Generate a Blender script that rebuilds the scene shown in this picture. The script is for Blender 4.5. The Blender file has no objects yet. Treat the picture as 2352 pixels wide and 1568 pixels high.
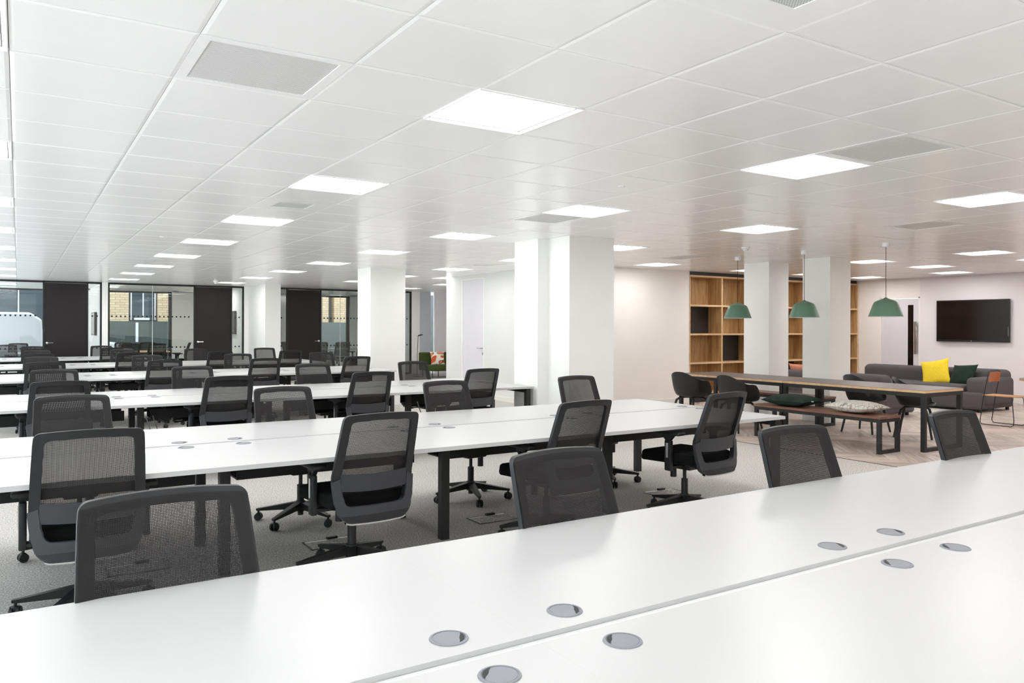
import bpy, bmesh, math, random
from mathutils import Matrix, Vector
random.seed(7)
PI = math.pi
sc = bpy.context.scene
COL = sc.collection
R = math.radians
CEIL = 2.529
# ------------------------------------------------------------------ camera
YAW = 0.5715; ROLL = 0.0030; FPX = 1785.6
cam = bpy.data.cameras.new('camera'); camo = bpy.data.objects.new('camera', cam); COL.objects.link(camo)
cam.sensor_width = 36.0; cam.lens = FPX / 2352 * 36.0
cam.shift_x = (1176 - 1190.5) / 2352; cam.shift_y = (751.05 - 784) / 2352
cam.clip_start = 0.05; cam.clip_end = 200
camo.matrix_world = Matrix.Translation((0, 0, 1.445)) @ Matrix.Rotation(-YAW, 4, 'Z') @ Matrix.Rotation(PI / 2, 4, 'X') @ Matrix.Rotation(ROLL, 4, 'Z')
sc.camera = camo
# ------------------------------------------------------------------ world / exposure
PANEL = 10.0          # radiance of the ceiling diffusers
GLOW_BELOW = 4.4; SKY = 2.8            # added glow from below, overcast daylight from above
w = bpy.data.worlds.new('sky'); sc.world = w; w.use_nodes = True
wn = w.node_tree; bg = wn.nodes['Background']; bg.inputs[1].default_value = 1.0
wt = wn.nodes.new('ShaderNodeTexCoord'); ws = wn.nodes.new('ShaderNodeSeparateXYZ'); wr = wn.nodes.new('ShaderNodeMapRange'); wm = wn.nodes.new('ShaderNodeMix'); wm.data_type = 'RGBA'
wr.inputs['From Min'].default_value = -0.06; wr.inputs['From Max'].default_value = 0.04
wm.inputs['A'].default_value = tuple(GLOW_BELOW * c for c in (0.95, 0.98, 1.0)) + (1,)      # glow added below the horizon to brighten the ceiling
wm.inputs['B'].default_value = tuple(SKY * c for c in (0.82, 0.91, 1.0)) + (1,)         # overcast sky above it
wn.links.new(wt.outputs['Generated'], ws.inputs[0]); wn.links.new(ws.outputs[2], wr.inputs['Value']); wn.links.new(wr.outputs['Result'], wm.inputs['Factor']); wn.links.new(wm.outputs['Result'], bg.inputs[0])
sc.view_settings.view_transform = 'Standard'; sc.view_settings.look = 'None'
sc.view_settings.exposure = 0.66; sc.view_settings.gamma = 1.0; sc.view_settings.use_curve_mapping = False
cy = sc.cycles
cy.use_denoising = True; cy.use_light_tree = True
cy.max_bounces = 10; cy.diffuse_bounces = 5; cy.glossy_bounces = 4; cy.transmission_bounces = 6; cy.transparent_max_bounces = 24
cy.caustics_reflective = False; cy.caustics_refractive = False; cy.sample_clamp_indirect = 6.0

# ------------------------------------------------------------------ materials
def lin(c): return tuple((x / 12.92 if x <= 0.04045 else ((x + 0.055) / 1.055) ** 2.4) for x in (v / 255 for v in c))
def mat(name, rgb, rough=0.5, metal=0.0, spec=0.5, vary=0.0, scale=40.0, bump=0.0, bscale=300.0, stretch=None, coat=0.0):
    m = bpy.data.materials.new(name); m.use_nodes = True
    nt = m.node_tree; b = nt.nodes['Principled BSDF']
    c = lin(rgb) + (1,)
    b.inputs['Base Color'].default_value = c; b.inputs['Roughness'].default_value = rough
    b.inputs['Metallic'].default_value = metal; b.inputs['Specular IOR Level'].default_value = spec
    if coat: b.inputs['Coat Weight'].default_value = coat
    tc = nt.nodes.new('ShaderNodeTexCoord'); mp = nt.nodes.new('ShaderNodeMapping')
    nt.links.new(tc.outputs['Object'], mp.inputs[0])
    if stretch: mp.inputs['Scale'].default_value = stretch
    if vary:
        n = nt.nodes.new('ShaderNodeTexNoise'); n.inputs['Scale'].default_value = scale; n.inputs['Detail'].default_value = 6
        nt.links.new(mp.outputs[0], n.inputs['Vector'])
        r = nt.nodes.new('ShaderNodeValToRGB')
        r.color_ramp.elements[0].position = 0.3; r.color_ramp.elements[1].position = 0.7
        r.color_ramp.elements[0].color = tuple(min(1, x * (1 - vary)) for x in c[:3]) + (1,)
        r.color_ramp.elements[1].color = tuple(min(1, x * (1 + vary)) for x in c[:3]) + (1,)
        nt.links.new(n.outputs['Fac'], r.inputs[0]); nt.links.new(r.outputs[0], b.inputs['Base Color'])
    if bump:
        n2 = nt.nodes.new('ShaderNodeTexNoise'); n2.inputs['Scale'].default_value = bscale; n2.inputs['Detail'].default_value = 3
        nt.links.new(mp.outputs[0], n2.inputs['Vector'])
        bp = nt.nodes.new('ShaderNodeBump'); bp.inputs['Strength'].default_value = bump; bp.inputs['Distance'].default_value = 0.002
        nt.links.new(n2.outputs['Fac'], bp.inputs['Height']); nt.links.new(bp.outputs[0], b.inputs['Normal'])
    return m
def emis(name, rgb, s):
    m = bpy.data.materials.new(name); m.use_nodes = True; nt = m.node_tree
    b = nt.nodes['Principled BSDF']; b.inputs['Base Color'].default_value = (0.8, 0.8, 0.8, 1)
    b.inputs['Emission Color'].default_value = tuple(rgb) + (1,); b.inputs['Emission Strength'].default_value = s
    return m
def glass(name, tint=(0.96, 0.985, 0.975), refl=1.0, rough=0.0):
    m = bpy.data.materials.new(name); m.use_nodes = True; nt = m.node_tree; nt.nodes.clear()
    o = nt.nodes.new('ShaderNodeOutputMaterial'); mx = nt.nodes.new('ShaderNodeMixShader')
    t = nt.nodes.new('ShaderNodeBsdfTransparent'); g = nt.nodes.new('ShaderNodeBsdfGlossy'); f = nt.nodes.new('ShaderNodeLayerWeight'); f.inputs[0].default_value = 0.5
    t.inputs[0].default_value = tint + (1,); g.inputs['Roughness'].default_value = rough
    mu = nt.nodes.new('ShaderNodeMath'); mu.operation = 'MULTIPLY'; mu.inputs[1].default_value = refl
    pw = nt.nodes.new('ShaderNodeMath'); pw.operation = 'POWER'; pw.inputs[1].default_value = 5.0; nt.links.new(f.outputs['Facing'], pw.inputs[0])
    ma = nt.nodes.new('ShaderNodeMath'); ma.operation = 'MULTIPLY_ADD'; ma.inputs[1].default_value = 0.96; ma.inputs[2].default_value = 0.04; nt.links.new(pw.outputs[0], ma.inputs[0])
    mu.use_clamp = True; nt.links.new(ma.outputs[0], mu.inputs[0]); nt.links.new(mu.outputs[0], mx.inputs[0])
    nt.links.new(t.outputs[0], mx.inputs[1]); nt.links.new(g.outputs[0], mx.inputs[2]); nt.links.new(mx.outputs[0], o.inputs[0])
    return m
def mesh_fabric(name, rgb, pitch=0.004, thread=0.52):
    m = mat(name, rgb, 0.7, 0, 0.3); nt = m.node_tree
    b = nt.nodes['Principled BSDF']; o = nt.nodes['Material Output']
    tc = nt.nodes.new('ShaderNodeTexCoord'); sp = nt.nodes.new('ShaderNodeSeparateXYZ'); nt.links.new(tc.outputs['Object'], sp.inputs[0])
    lw = nt.nodes.new('ShaderNodeLayerWeight'); lw.inputs[0].default_value = 0.5     # woven threads close up when seen at a slant
    th = nt.nodes.new('ShaderNodeMath'); th.operation = 'MULTIPLY_ADD'; th.inputs[1].default_value = 0.55; th.inputs[2].default_value = thread
    nt.links.new(lw.outputs['Facing'], th.inputs[0])
    def band(out):
        a = nt.nodes.new('ShaderNodeMath'); a.operation = 'DIVIDE'; a.inputs[1].default_value = pitch; nt.links.new(out, a.inputs[0])
        f = nt.nodes.new('ShaderNodeMath'); f.operation = 'FRACT'; nt.links.new(a.outputs[0], f.inputs[0])
        g = nt.nodes.new('ShaderNodeMath'); g.operation = 'GREATER_THAN'; nt.links.new(th.outputs[0], g.inputs[1]); nt.links.new(f.outputs[0], g.inputs[0])
        return g.outputs[0]
    mu = nt.nodes.new('ShaderNodeMath'); mu.operation = 'MULTIPLY'
    nt.links.new(band(sp.outputs[0]), mu.inputs[0]); nt.links.new(band(sp.outputs[2]), mu.inputs[1])
    t = nt.nodes.new('ShaderNodeBsdfTransparent'); mx = nt.nodes.new('ShaderNodeMixShader')
    nt.links.new(mu.outputs[0], mx.inputs[0]); nt.links.new(b.outputs[0], mx.inputs[1]); nt.links.new(t.outputs[0], mx.inputs[2]); nt.links.new(mx.outputs[0], o.inputs[0])
    return m
def wood(name, dark, light, rough=0.5, axis='Z', grain=1.0, knots=True):
    m = bpy.data.materials.new(name); m.use_nodes = True; nt = m.node_tree; b = nt.nodes['Principled BSDF']
    b.inputs['Roughness'].default_value = rough
    tc = nt.nodes.new('ShaderNodeTexCoord'); mp = nt.nodes.new('ShaderNodeMapping'); nt.links.new(tc.outputs['Object'], mp.inputs[0])
    s = {'X': (1, 14, 14), 'Y': (14, 1, 14), 'Z': (14, 14, 1)}[axis]
    mp.inputs['Scale'].default_value = tuple(v * grain for v in s)
    n = nt.nodes.new('ShaderNodeTexNoise'); n.inputs['Scale'].default_value = 1.6; n.inputs['Detail'].default_value = 8; n.inputs['Roughness'].default_value = 0.62; n.inputs['Distortion'].default_value = 0.6
    nt.links.new(mp.outputs[0], n.inputs['Vector'])
    r = nt.nodes.new('ShaderNodeValToRGB'); e = r.color_ramp.elements
    e[0].position = 0.32; e[0].color = lin(dark) + (1,); e[1].position = 0.62; e[1].color = lin(light) + (1,)
    nt.links.new(n.outputs['Fac'], r.inputs[0]); nt.links.new(r.outputs[0], b.inputs['Base Color'])
    return m

M = dict(
    wall=mat('wall_paint', (246, 245, 243), 0.6, vary=0.01, scale=3),
    wallcore=mat('wall_paint_core', (228, 229, 226), 0.6, vary=0.01, scale=3),
    wallwarm=mat('wall_paint_warm', (247, 243, 239), 0.6, vary=0.01, scale=3),
    walllilac=mat('wall_paint_lilac', (240, 235, 238), 0.6, vary=0.01, scale=3),
    wallgrey=mat('wall_paint_grey', (196, 200, 206), 0.6, vary=0.01, scale=3),
    pillar=mat('pillar_paint', (242, 242, 239), 0.6, vary=0.01, scale=3),
    tile=mat('ceiling_tile_steel', (247, 247, 247), 0.24, spec=0.6, vary=0.012, scale=2),
    void=mat('ceiling_gap', (90, 90, 90), 0.9),
    frame=mat('light_frame', (235, 235, 235), 0.35),
    gasket=mat('grey_gasket', (120, 120, 120), 0.6),
    diffuser=emis('light_diffuser', (1.0, 0.99, 0.975), PANEL),
    desk=mat('white_laminate', (194, 194, 194), 0.32, spec=0.45, vary=0.006, scale=1.5),
    blackmetal=mat('black_powder_coat', (26, 26, 27), 0.45, vary=0.1, scale=200),
    darkmetal=mat('dark_steel', (38, 40, 42), 0.4, vary=0.08, scale=100),
    tray=mat('cable_tray_black', (20, 20, 20), 0.6),
    gapstrip=mat('pale_gap_strip', (222, 222, 222), 0.5),
    grommet=mat('grey_plastic_grommet', (134, 135, 142), 0.5, vary=0.02, scale=50),
    slot=mat('dark_slot', (30, 30, 32), 0.6),
    cframe=mat('chair_frame_plastic', (28, 29, 32), 0.42, spec=0.5, vary=0.05, scale=300, bump=0.15, bscale=900),
    cshell=mat('chair_shell_plastic', (52, 53, 57), 0.45, vary=0.04, scale=300, bump=0.15, bscale=900),
    cblack=mat('chair_black_plastic', (24, 24, 25), 0.45, vary=0.05, scale=200),
    seat=mat('black_seat_fabric', (15, 15, 16), 0.95, spec=0.2, vary=0.2, scale=400, bump=0.3, bscale=700),
    mesh=mesh_fabric('charcoal_mesh', (40, 38, 38), 0.0042, 0.50),
    chrome=mat('polished_aluminium', (215, 216, 218), 0.18, metal=1.0),
    steel=mat('brushed_steel', (190, 188, 184), 0.3, metal=1.0, vary=0.03, scale=80),
    doorblack=mat('charcoal_door_laminate', (36, 32, 32), 0.42, spec=0.3, vary=0.03, scale=5),
    frameblack=mat('black_aluminium', (22, 21, 21), 0.4),
    doorwhite=mat('white_door_paint', (226, 224, 230), 0.5, vary=0.008, scale=3),
    glass=glass('clear_glass', refl=1.2), extglass=glass('window_glass', (0.94, 0.95, 0.95)),
    dot=mat('black_vinyl_dot', (12, 12, 12), 0.5),
    tvblack=mat('tv_gloss_black', (22, 19, 19), 0.12, spec=0.5),
    tvframe=mat('tv_bezel', (30, 28, 29), 0.3),
    oak=wood('oak_veneer', (160, 122, 78), (202, 164, 114), 0.5, 'Z'),
    oakedge=wood('oak_edging', (208, 168, 124), (226, 192, 150), 0.45, 'X', 0.5),
    walnut=wood('walnut_laminate', (92, 62, 48), (132, 94, 74), 0.4, 'Y'),
    tabletop=mat('grey_brown_laminate', (118, 104, 100), 0.38, vary=0.05, scale=4),
    panel=mat('anthracite_panel', (46, 44, 46), 0.4, vary=0.03, scale=8),
    skirting=mat('white_skirting', (236, 234, 228), 0.4),
    green=mat('green_lamp_enamel', (94, 130, 108), 0.38, spec=0.5, vary=0.02, scale=20),
    lampin=mat('lamp_inner_white', (240, 240, 235), 0.5),
    white=mat('white_plastic', (238, 238, 240), 0.35, vary=0.01, scale=10),
    sofagrey=mat('grey_wool', (94, 90, 92), 0.95, spec=0.15, vary=0.12, scale=260, bump=0.5, bscale=500),
    sofagreen=mat('olive_velvet', (66, 74, 34), 0.9, spec=0.2, vary=0.2, scale=30, bump=0.3, bscale=400),
    yellow=mat('yellow_cotton', (246, 214, 60), 0.9, spec=0.2, vary=0.08, scale=60, bump=0.6, bscale=350),
    dgreen=mat('dark_green_velvet', (26, 44, 38), 0.85, spec=0.3, vary=0.25, scale=12, bump=0.3, bscale=300),
    coral=mat('coral_cotton', (224, 150, 120), 0.9, vary=0.08, scale=40, bump=0.3, bscale=350),
    shell=mat('black_shell_plastic', (26, 27, 28), 0.38, spec=0.5, vary=0.06, scale=200),
    blackwood=mat('black_stained_ash', (24, 23, 23), 0.5, vary=0.15, scale=40, stretch=(10, 10, 1)),
    plyorange=wood('orange_plywood', (176, 96, 52), (200, 120, 68), 0.45, 'Z'),
    plyseat=wood('light_plywood', (188, 132, 84), (206, 156, 104), 0.45, 'X'),
    grille=None, slots=mat('grille_dark', (60, 62, 62), 0.7),
    vanwhite=mat('van_paint', (244, 246, 250), 0.3, coat=0.4, vary=0.01, scale=2),
    vanred=mat('van_red_stripe', (214, 120, 128), 0.4),
    tyre=mat('rubber_tyre', (22, 22, 22), 0.8), carglass=mat('car_glass', (40, 50, 60), 0.1, spec=0.8),
    redlamp=mat('red_tail_lamp', (150, 60, 62), 0.3),
    plinthstone=mat('dark_granite', (76, 86, 80), 0.35, vary=0.35, scale=30, bump=0.1),
    facade=mat('grey_blue_cladding', (98, 104, 112), 0.4, vary=0.05, scale=3),
    facadeglass=mat('dark_facade_glass', (60, 76, 84), 0.1, spec=0.8),
    road=mat('asphalt', (92, 94, 96), 0.9, vary=0.15, scale=60),
    pave=mat('pavement', (150, 150, 148), 0.9, vary=0.1, scale=30),
    cable=mat('grey_cable', (120, 122, 124), 0.5),
)
# perforated metal
def perf(name, rgb, pitch, hole):
    m = mat(name, rgb, 0.45); nt = m.node_tree; b = nt.nodes['Principled BSDF']
    tc = nt.nodes.new('ShaderNodeTexCoord'); v = nt.nodes.new('ShaderNodeTexVoronoi'); v.inputs['Scale'].default_value = 1 / pitch; v.inputs['Randomness'].default_value = 0.0
    mp = nt.nodes.new('ShaderNodeMapping'); mp.inputs['Rotation'].default_value = (0, 0, PI / 4); mp.inputs['Location'].default_value = (0, 0, 0.0)
    s2 = nt.nodes.new('ShaderNodeVectorMath'); s2.operation = 'MULTIPLY'; s2.inputs[1].default_value = (1, 1, 0)
    nt.links.new(tc.outputs['Object'], s2.inputs[0]); nt.links.new(s2.outputs[0], mp.inputs[0]); nt.links.new(mp.outputs[0], v.inputs['Vector'])
    l = nt.nodes.new('ShaderNodeMath'); l.operation = 'LESS_THAN'; l.inputs[1].default_value = hole; nt.links.new(v.outputs['Distance'], l.inputs[0])
    r = nt.nodes.new('ShaderNodeMix'); r.data_type = 'RGBA'; r.inputs['A'].default_value = lin(rgb) + (1,); r.inputs['B'].default_value = (0.05, 0.05, 0.05, 1)
    nt.links.new(l.outputs[0], r.inputs['Factor']); nt.links.new(r.outputs['Result'], b.inputs['Base Color'])
    return m
M['grille'] = perf('perforated_steel', (236, 236, 236), 0.0075, 0.28)
M['grillegrey'] = perf('perforated_steel_grey', (206, 210, 208), 0.009, 0.2)
# carpet: grey flecked loop pile
def carpet():
    m = bpy.data.materials.new('grey_carpet'); m.use_nodes = True; nt = m.node_tree; b = nt.nodes['Principled BSDF']
    b.inputs['Roughness'].default_value = 1.0; b.inputs['Specular IOR Level'].default_value = 0.1
    tc = nt.nodes.new('ShaderNodeTexCoord')
    n = nt.nodes.new('ShaderNodeTexNoise'); n.inputs['Scale'].default_value = 100; n.inputs['Detail'].default_value = 4; n.inputs['Roughness'].default_value = 0.8
    n3 = nt.nodes.new('ShaderNodeTexNoise'); n3.inputs['Scale'].default_value = 1.2
    nt.links.new(tc.outputs['Object'], n.inputs['Vector']); nt.links.new(tc.outputs['Object'], n3.inputs['Vector'])
    r = nt.nodes.new('ShaderNodeValToRGB'); e = r.color_ramp.elements
    e[0].position = 0.40; e[0].color = lin((146, 143, 139)) + (1,); e[1].position = 0.60; e[1].color = lin((240, 236, 230)) + (1,)
    nt.links.new(n.outputs['Fac'], r.inputs[0])
    mx = nt.nodes.new('ShaderNodeMix'); mx.data_type = 'RGBA'; mx.blend_type = 'MULTIPLY'; mx.inputs['Factor'].default_value = 0.12
    nt.links.new(r.outputs[0], mx.inputs['A']); nt.links.new(n3.outputs['Fac'], mx.inputs['B']); nt.links.new(mx.outputs['Result'], b.inputs['Base Color'])
    bp = nt.nodes.new('ShaderNodeBump'); bp.inputs['Strength'].default_value = 0.5; bp.inputs['Distance'].default_value = 0.004
    nt.links.new(n.outputs['Fac'], bp.inputs['Height']); nt.links.new(bp.outputs[0], b.inputs['Normal'])
    return m
M['carpet'] = carpet()
def plankmat():
    m = bpy.data.materials.new('herringbone_planks'); m.use_nodes = True; nt = m.node_tree; b = nt.nodes['Principled BSDF']
    b.inputs['Roughness'].default_value = 0.42
    g = nt.nodes.new('ShaderNodeNewGeometry'); uv = nt.nodes.new('ShaderNodeUVMap')
    mp = nt.nodes.new('ShaderNodeMapping'); mp.inputs['Scale'].default_value = (1.2, 16, 1); nt.links.new(uv.outputs[0], mp.inputs[0])
    n = nt.nodes.new('ShaderNodeTexNoise'); n.inputs['Scale'].default_value = 1.8; n.inputs['Detail'].default_value = 7; n.inputs['Distortion'].default_value = 0.5
    nt.links.new(mp.outputs[0], n.inputs['Vector'])
    r = nt.nodes.new('ShaderNodeValToRGB'); e = r.color_ramp.elements
    e[0].position = 0.3; e[0].color = lin((172, 154, 143)) + (1,); e[1].position = 0.68; e[1].color = lin((226, 211, 200)) + (1,)
    nt.links.new(n.outputs['Fac'], r.inputs[0])
    r2 = nt.nodes.new('ShaderNodeMapRange'); r2.inputs['To Min'].default_value = 0.72; r2.inputs['To Max'].default_value = 1.12
    nt.links.new(g.outputs['Random Per Island'], r2.inputs['Value'])
    mx = nt.nodes.new('ShaderNodeVectorMath'); mx.operation = 'SCALE'
    nt.links.new(r.outputs[0], mx.inputs[0]); nt.links.new(r2.outputs['Result'], mx.inputs['Scale']); nt.links.new(mx.outputs[0], b.inputs['Base Color'])
    return m
M['planks'] = plankmat()
def brickmat():
    m = bpy.data.materials.new('buff_brick'); m.use_nodes = True; nt = m.node_tree; b = nt.nodes['Principled BSDF']; b.inputs['Roughness'].default_value = 0.9
    tc = nt.nodes.new('ShaderNodeTexCoord'); sp = nt.nodes.new('ShaderNodeSeparateXYZ'); cb = nt.nodes.new('ShaderNodeCombineXYZ')
    ad = nt.nodes.new('ShaderNodeMath'); ad.operation = 'ADD'
    nt.links.new(tc.outputs['Object'], sp.inputs[0]); nt.links.new(sp.outputs[0], ad.inputs[0]); nt.links.new(sp.outputs[1], ad.inputs[1])
    nt.links.new(ad.outputs[0], cb.inputs[0]); nt.links.new(sp.outputs[2], cb.inputs[1])
    k = nt.nodes.new('ShaderNodeTexBrick'); k.inputs['Scale'].default_value = 1.0; k.inputs['Brick Width'].default_value = 0.33; k.inputs['Row Height'].default_value = 0.095; k.inputs['Mortar Size'].default_value = 0.008
    k.inputs['Color1'].default_value = lin((218, 196, 164)) + (1,); k.inputs['Color2'].default_value = lin((202, 176, 140)) + (1,); k.inputs['Mortar'].default_value = lin((150, 130, 104)) + (1,)
    nt.links.new(cb.outputs[0], k.inputs['Vector']); nt.links.new(k.outputs['Color'], b.inputs['Base Color'])
    return m
M['brick'] = brickmat()
def linesmat(name, base, line):
    m = mat(name, base, 0.9, spec=0.2); nt = m.node_tree; b = nt.nodes['Principled BSDF']
    tc = nt.nodes.new('ShaderNodeTexCoord'); v = nt.nodes.new('ShaderNodeTexVoronoi'); v.feature = 'DISTANCE_TO_EDGE'; v.inputs['Scale'].default_value = 14
    mp = nt.nodes.new('ShaderNodeMapping'); mp.inputs['Scale'].default_value = (1, 1.6, 0.2); nt.links.new(tc.outputs['Object'], mp.inputs[0]); nt.links.new(mp.outputs[0], v.inputs['Vector'])
    l = nt.nodes.new('ShaderNodeMath'); l.operation = 'LESS_THAN'; l.inputs[1].default_value = 0.035; nt.links.new(v.outputs['Distance'], l.inputs[0])
    r = nt.nodes.new('ShaderNodeMix'); r.data_type = 'RGBA'; r.inputs['A'].default_value = lin(base) + (1,); r.inputs['B'].default_value = lin(line) + (1,)
    nt.links.new(l.outputs[0], r.inputs['Factor']); nt.links.new(r.outputs['Result'], b.inputs['Base Color'])
    return m
M['patterned'] = linesmat('grey_crackle_print', (206, 202, 194), (140, 138, 132))
def blobmat():
    m = mat('orange_brush_print', (232, 224, 212), 0.9, spec=0.2); nt = m.node_tree; b = nt.nodes['Principled BSDF']
    tc = nt.nodes.new('ShaderNodeTexCoord'); n = nt.nodes.new('ShaderNodeTexNoise'); n.inputs['Scale'].default_value = 5.5; n.inputs['Detail'].default_value = 0
    nt.links.new(tc.outputs['Object'], n.inputs['Vector'])
    r = nt.nodes.new('ShaderNodeValToRGB'); e = r.color_ramp.elements; r.color_ramp.interpolation = 'CONSTANT'
    e[0].position = 0; e[0].color = lin((206, 92, 56)) + (1,); e[1].position = 0.43; e[1].color = lin((232, 224, 212)) + (1,)
    x = e.new(0.60); x.color = lin((48, 44, 42)) + (1,); x = e.new(0.63); x.color = lin((226, 130, 96)) + (1,)
    nt.links.new(n.outputs['Fac'], r.inputs[0]); nt.links.new(r.outputs[0], b.inputs['Base Color'])
    return m
M['brush'] = blobmat()

# ------------------------------------------------------------------ geometry helpers
class MB:
    def __init__(s): s.v = []; s.f = []; s.sm = []; s.mi = []; s.cm = 0
    def add(s, vs, fs, smooth=False):
        o = len(s.v); s.v += [tuple(x) for x in vs]
        for f in fs: s.f.append([o + i for i in f]); s.sm.append(smooth); s.mi.append(s.cm)
        return s
    def box(s, x0, x1, y0, y1, z0, z1, mx=None):
        vs = [(x, y, z) for z in (z0, z1) for y in (y0, y1) for x in (x0, x1)]
        if mx is not None: vs = [tuple(mx @ Vector(v)) for v in vs]
        return s.add(vs, [(0, 2, 3, 1), (4, 5, 7, 6), (0, 1, 5, 4), (2, 6, 7, 3), (0, 4, 6, 2), (1, 3, 7, 5)])
    def rbox(s, x0, x1, y0, y1, z0, z1, r=0.01, seg=2, mx=None, smooth=True):
        bm = bmesh.new(); bmesh.ops.create_cube(bm, size=1)
        for v in bm.verts: v.co = Vector(((v.co.x + .5) * (x1 - x0) + x0, (v.co.y + .5) * (y1 - y0) + y0, (v.co.z + .5) * (z1 - z0) + z0))
        r = min(r, (x1 - x0) * .49, (y1 - y0) * .49, (z1 - z0) * .49)
        bmesh.ops.bevel(bm, geom=list(bm.edges), offset=r, segments=seg, profile=0.5, affect='EDGES')
        bm.verts.index_update()
        vs = [tuple((mx @ v.co) if mx is not None else v.co) for v in bm.verts]; fs = [[v.index for v in f.verts] for f in bm.faces]
        bm.free(); return s.add(vs, fs, smooth)
    def tube(s, pts, r, seg=8, closed=False, cap=True, rs=None):
        pts = [Vector(p) for p in pts]; n = len(pts); rings = []
        up = None
        for i, p in enumerate(pts):
            if closed: d = (pts[(i + 1) % n] - pts[i - 1])
            else: d = pts[min(i + 1, n - 1)] - pts[max(i - 1, 0)]
            d.normalize()
            if up is None:
                up = Vector((0, 0, 1)) if abs(d.z) < .9 else Vector((1, 0, 0))
            a = d.cross(up)
            if a.length < 1e-6: a = d.cross(Vector((0, 1, 0)))
            a.normalize(); b = a.cross(d).normalized(); up = b
            rr = rs[i] if rs else r
            rings.append([p + (a * math.cos(t) + b * math.sin(t)) * rr for t in (2 * PI * k / seg for k in range(seg))])
        vs = [v for ring in rings for v in ring]; fs = []
        m = n if closed else n - 1
        for i in range(m):
            for k in range(seg):
                j = (i + 1) % n; fs.append((i * seg + k, i * seg + (k + 1) % seg, j * seg + (k + 1) % seg, j * seg + k))
        if cap and not closed: fs.append(tuple(range(seg))[::-1]); fs.append(tuple((n - 1) * seg + k for k in range(seg)))
        return s.add(vs, fs, True)
    def lathe(s, prof, seg=24, c=(0, 0, 0), mx=None, close=False):
        vs = []; fs = []
        for (r, z) in prof:
            for k in range(seg):
                t = 2 * PI * k / seg; p = Vector((c[0] + r * math.cos(t), c[1] + r * math.sin(t), c[2] + z)); vs.append(tuple(mx @ p) if mx is not None else tuple(p))
        for i in range(len(prof) - 1):
            for k in range(seg): fs.append((i * seg + k, i * seg + (k + 1) % seg, (i + 1) * seg + (k + 1) % seg, (i + 1) * seg + k))
        return s.add(vs, fs, True)
    def cyl(s, c, r, z0, z1, seg=20, mx=None):
        return s.lathe([(0.0001, z0), (r, z0), (r, z0), (r, z1), (r, z1), (0.0001, z1)], seg, (c[0], c[1], 0), mx)
    def prism(s, poly, z0, z1, f=None):
        n = len(poly); m = f or (lambda a, b, c: (a, b, c))
        vs = [m(x, y, z0) for x, y in poly] + [m(x, y, z1) for x, y in poly]
        fs = [tuple(range(n))[::-1], tuple(range(n, 2 * n))] + [(i, (i + 1) % n, n + (i + 1) % n, n + i) for i in range(n)]
        return s.add(vs, fs)
    def build(s, name, mats, parent=None, loc=None, rot=None):
        if not isinstance(mats, (list, tuple)): mats = [mats]
        me = bpy.data.meshes.new(name); me.from_pydata(s.v, [], s.f)
        for m in mats: me.materials.append(m)
        me.polygons.foreach_set('use_smooth', s.sm); me.polygons.foreach_set('material_index', s.mi)
        bm = bmesh.new(); bm.from_mesh(me); bmesh.ops.remove_doubles(bm, verts=bm.verts, dist=1e-6)
        bmesh.ops.recalc_face_normals(bm, faces=bm.faces); bm.to_mesh(me); bm.free()
        me.update()
        if any(s.sm):
            try: me.set_sharp_from_angle(angle=R(40))
            except Exception: pass
        o = bpy.data.objects.new(name, me); COL.objects.link(o)
        if parent is not None: o.parent = parent
        if loc is not None: o.location = loc
        if rot is not None: o.rotation_euler = rot
        return o
def tag(o, label=None, cat=None, group=None, kind=None):
    if label: o['label'] = label
    if cat: o['category'] = cat
    if group: o['group'] = group
    if kind: o['kind'] = kind
    return o
def empty(name, loc=(0, 0, 0), rz=0.0, label=None, cat=None, group=None, kind=None):
    o = bpy.data.objects.new(name, None); COL.objects.link(o); o.location = loc; o.rotation_euler = (0, 0, rz); o.empty_display_size = 0.1
    return tag(o, label, cat, group, kind)
def copy_tree(o, parent=None):
    c = o.copy(); COL.objects.link(c)
    for k in ('label', 'category', 'group'):
        if parent is None and k in c.keys(): del c[k]
    if parent is not None: c.parent = parent
    for ch in list(o.children): copy_tree(ch, c)
    return c
def struct(name, mb, m, label, cat=None, loc=None):
    return tag(mb.build(name, m, loc=loc), label, cat or name.split('_')[0], kind='structure')

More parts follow.
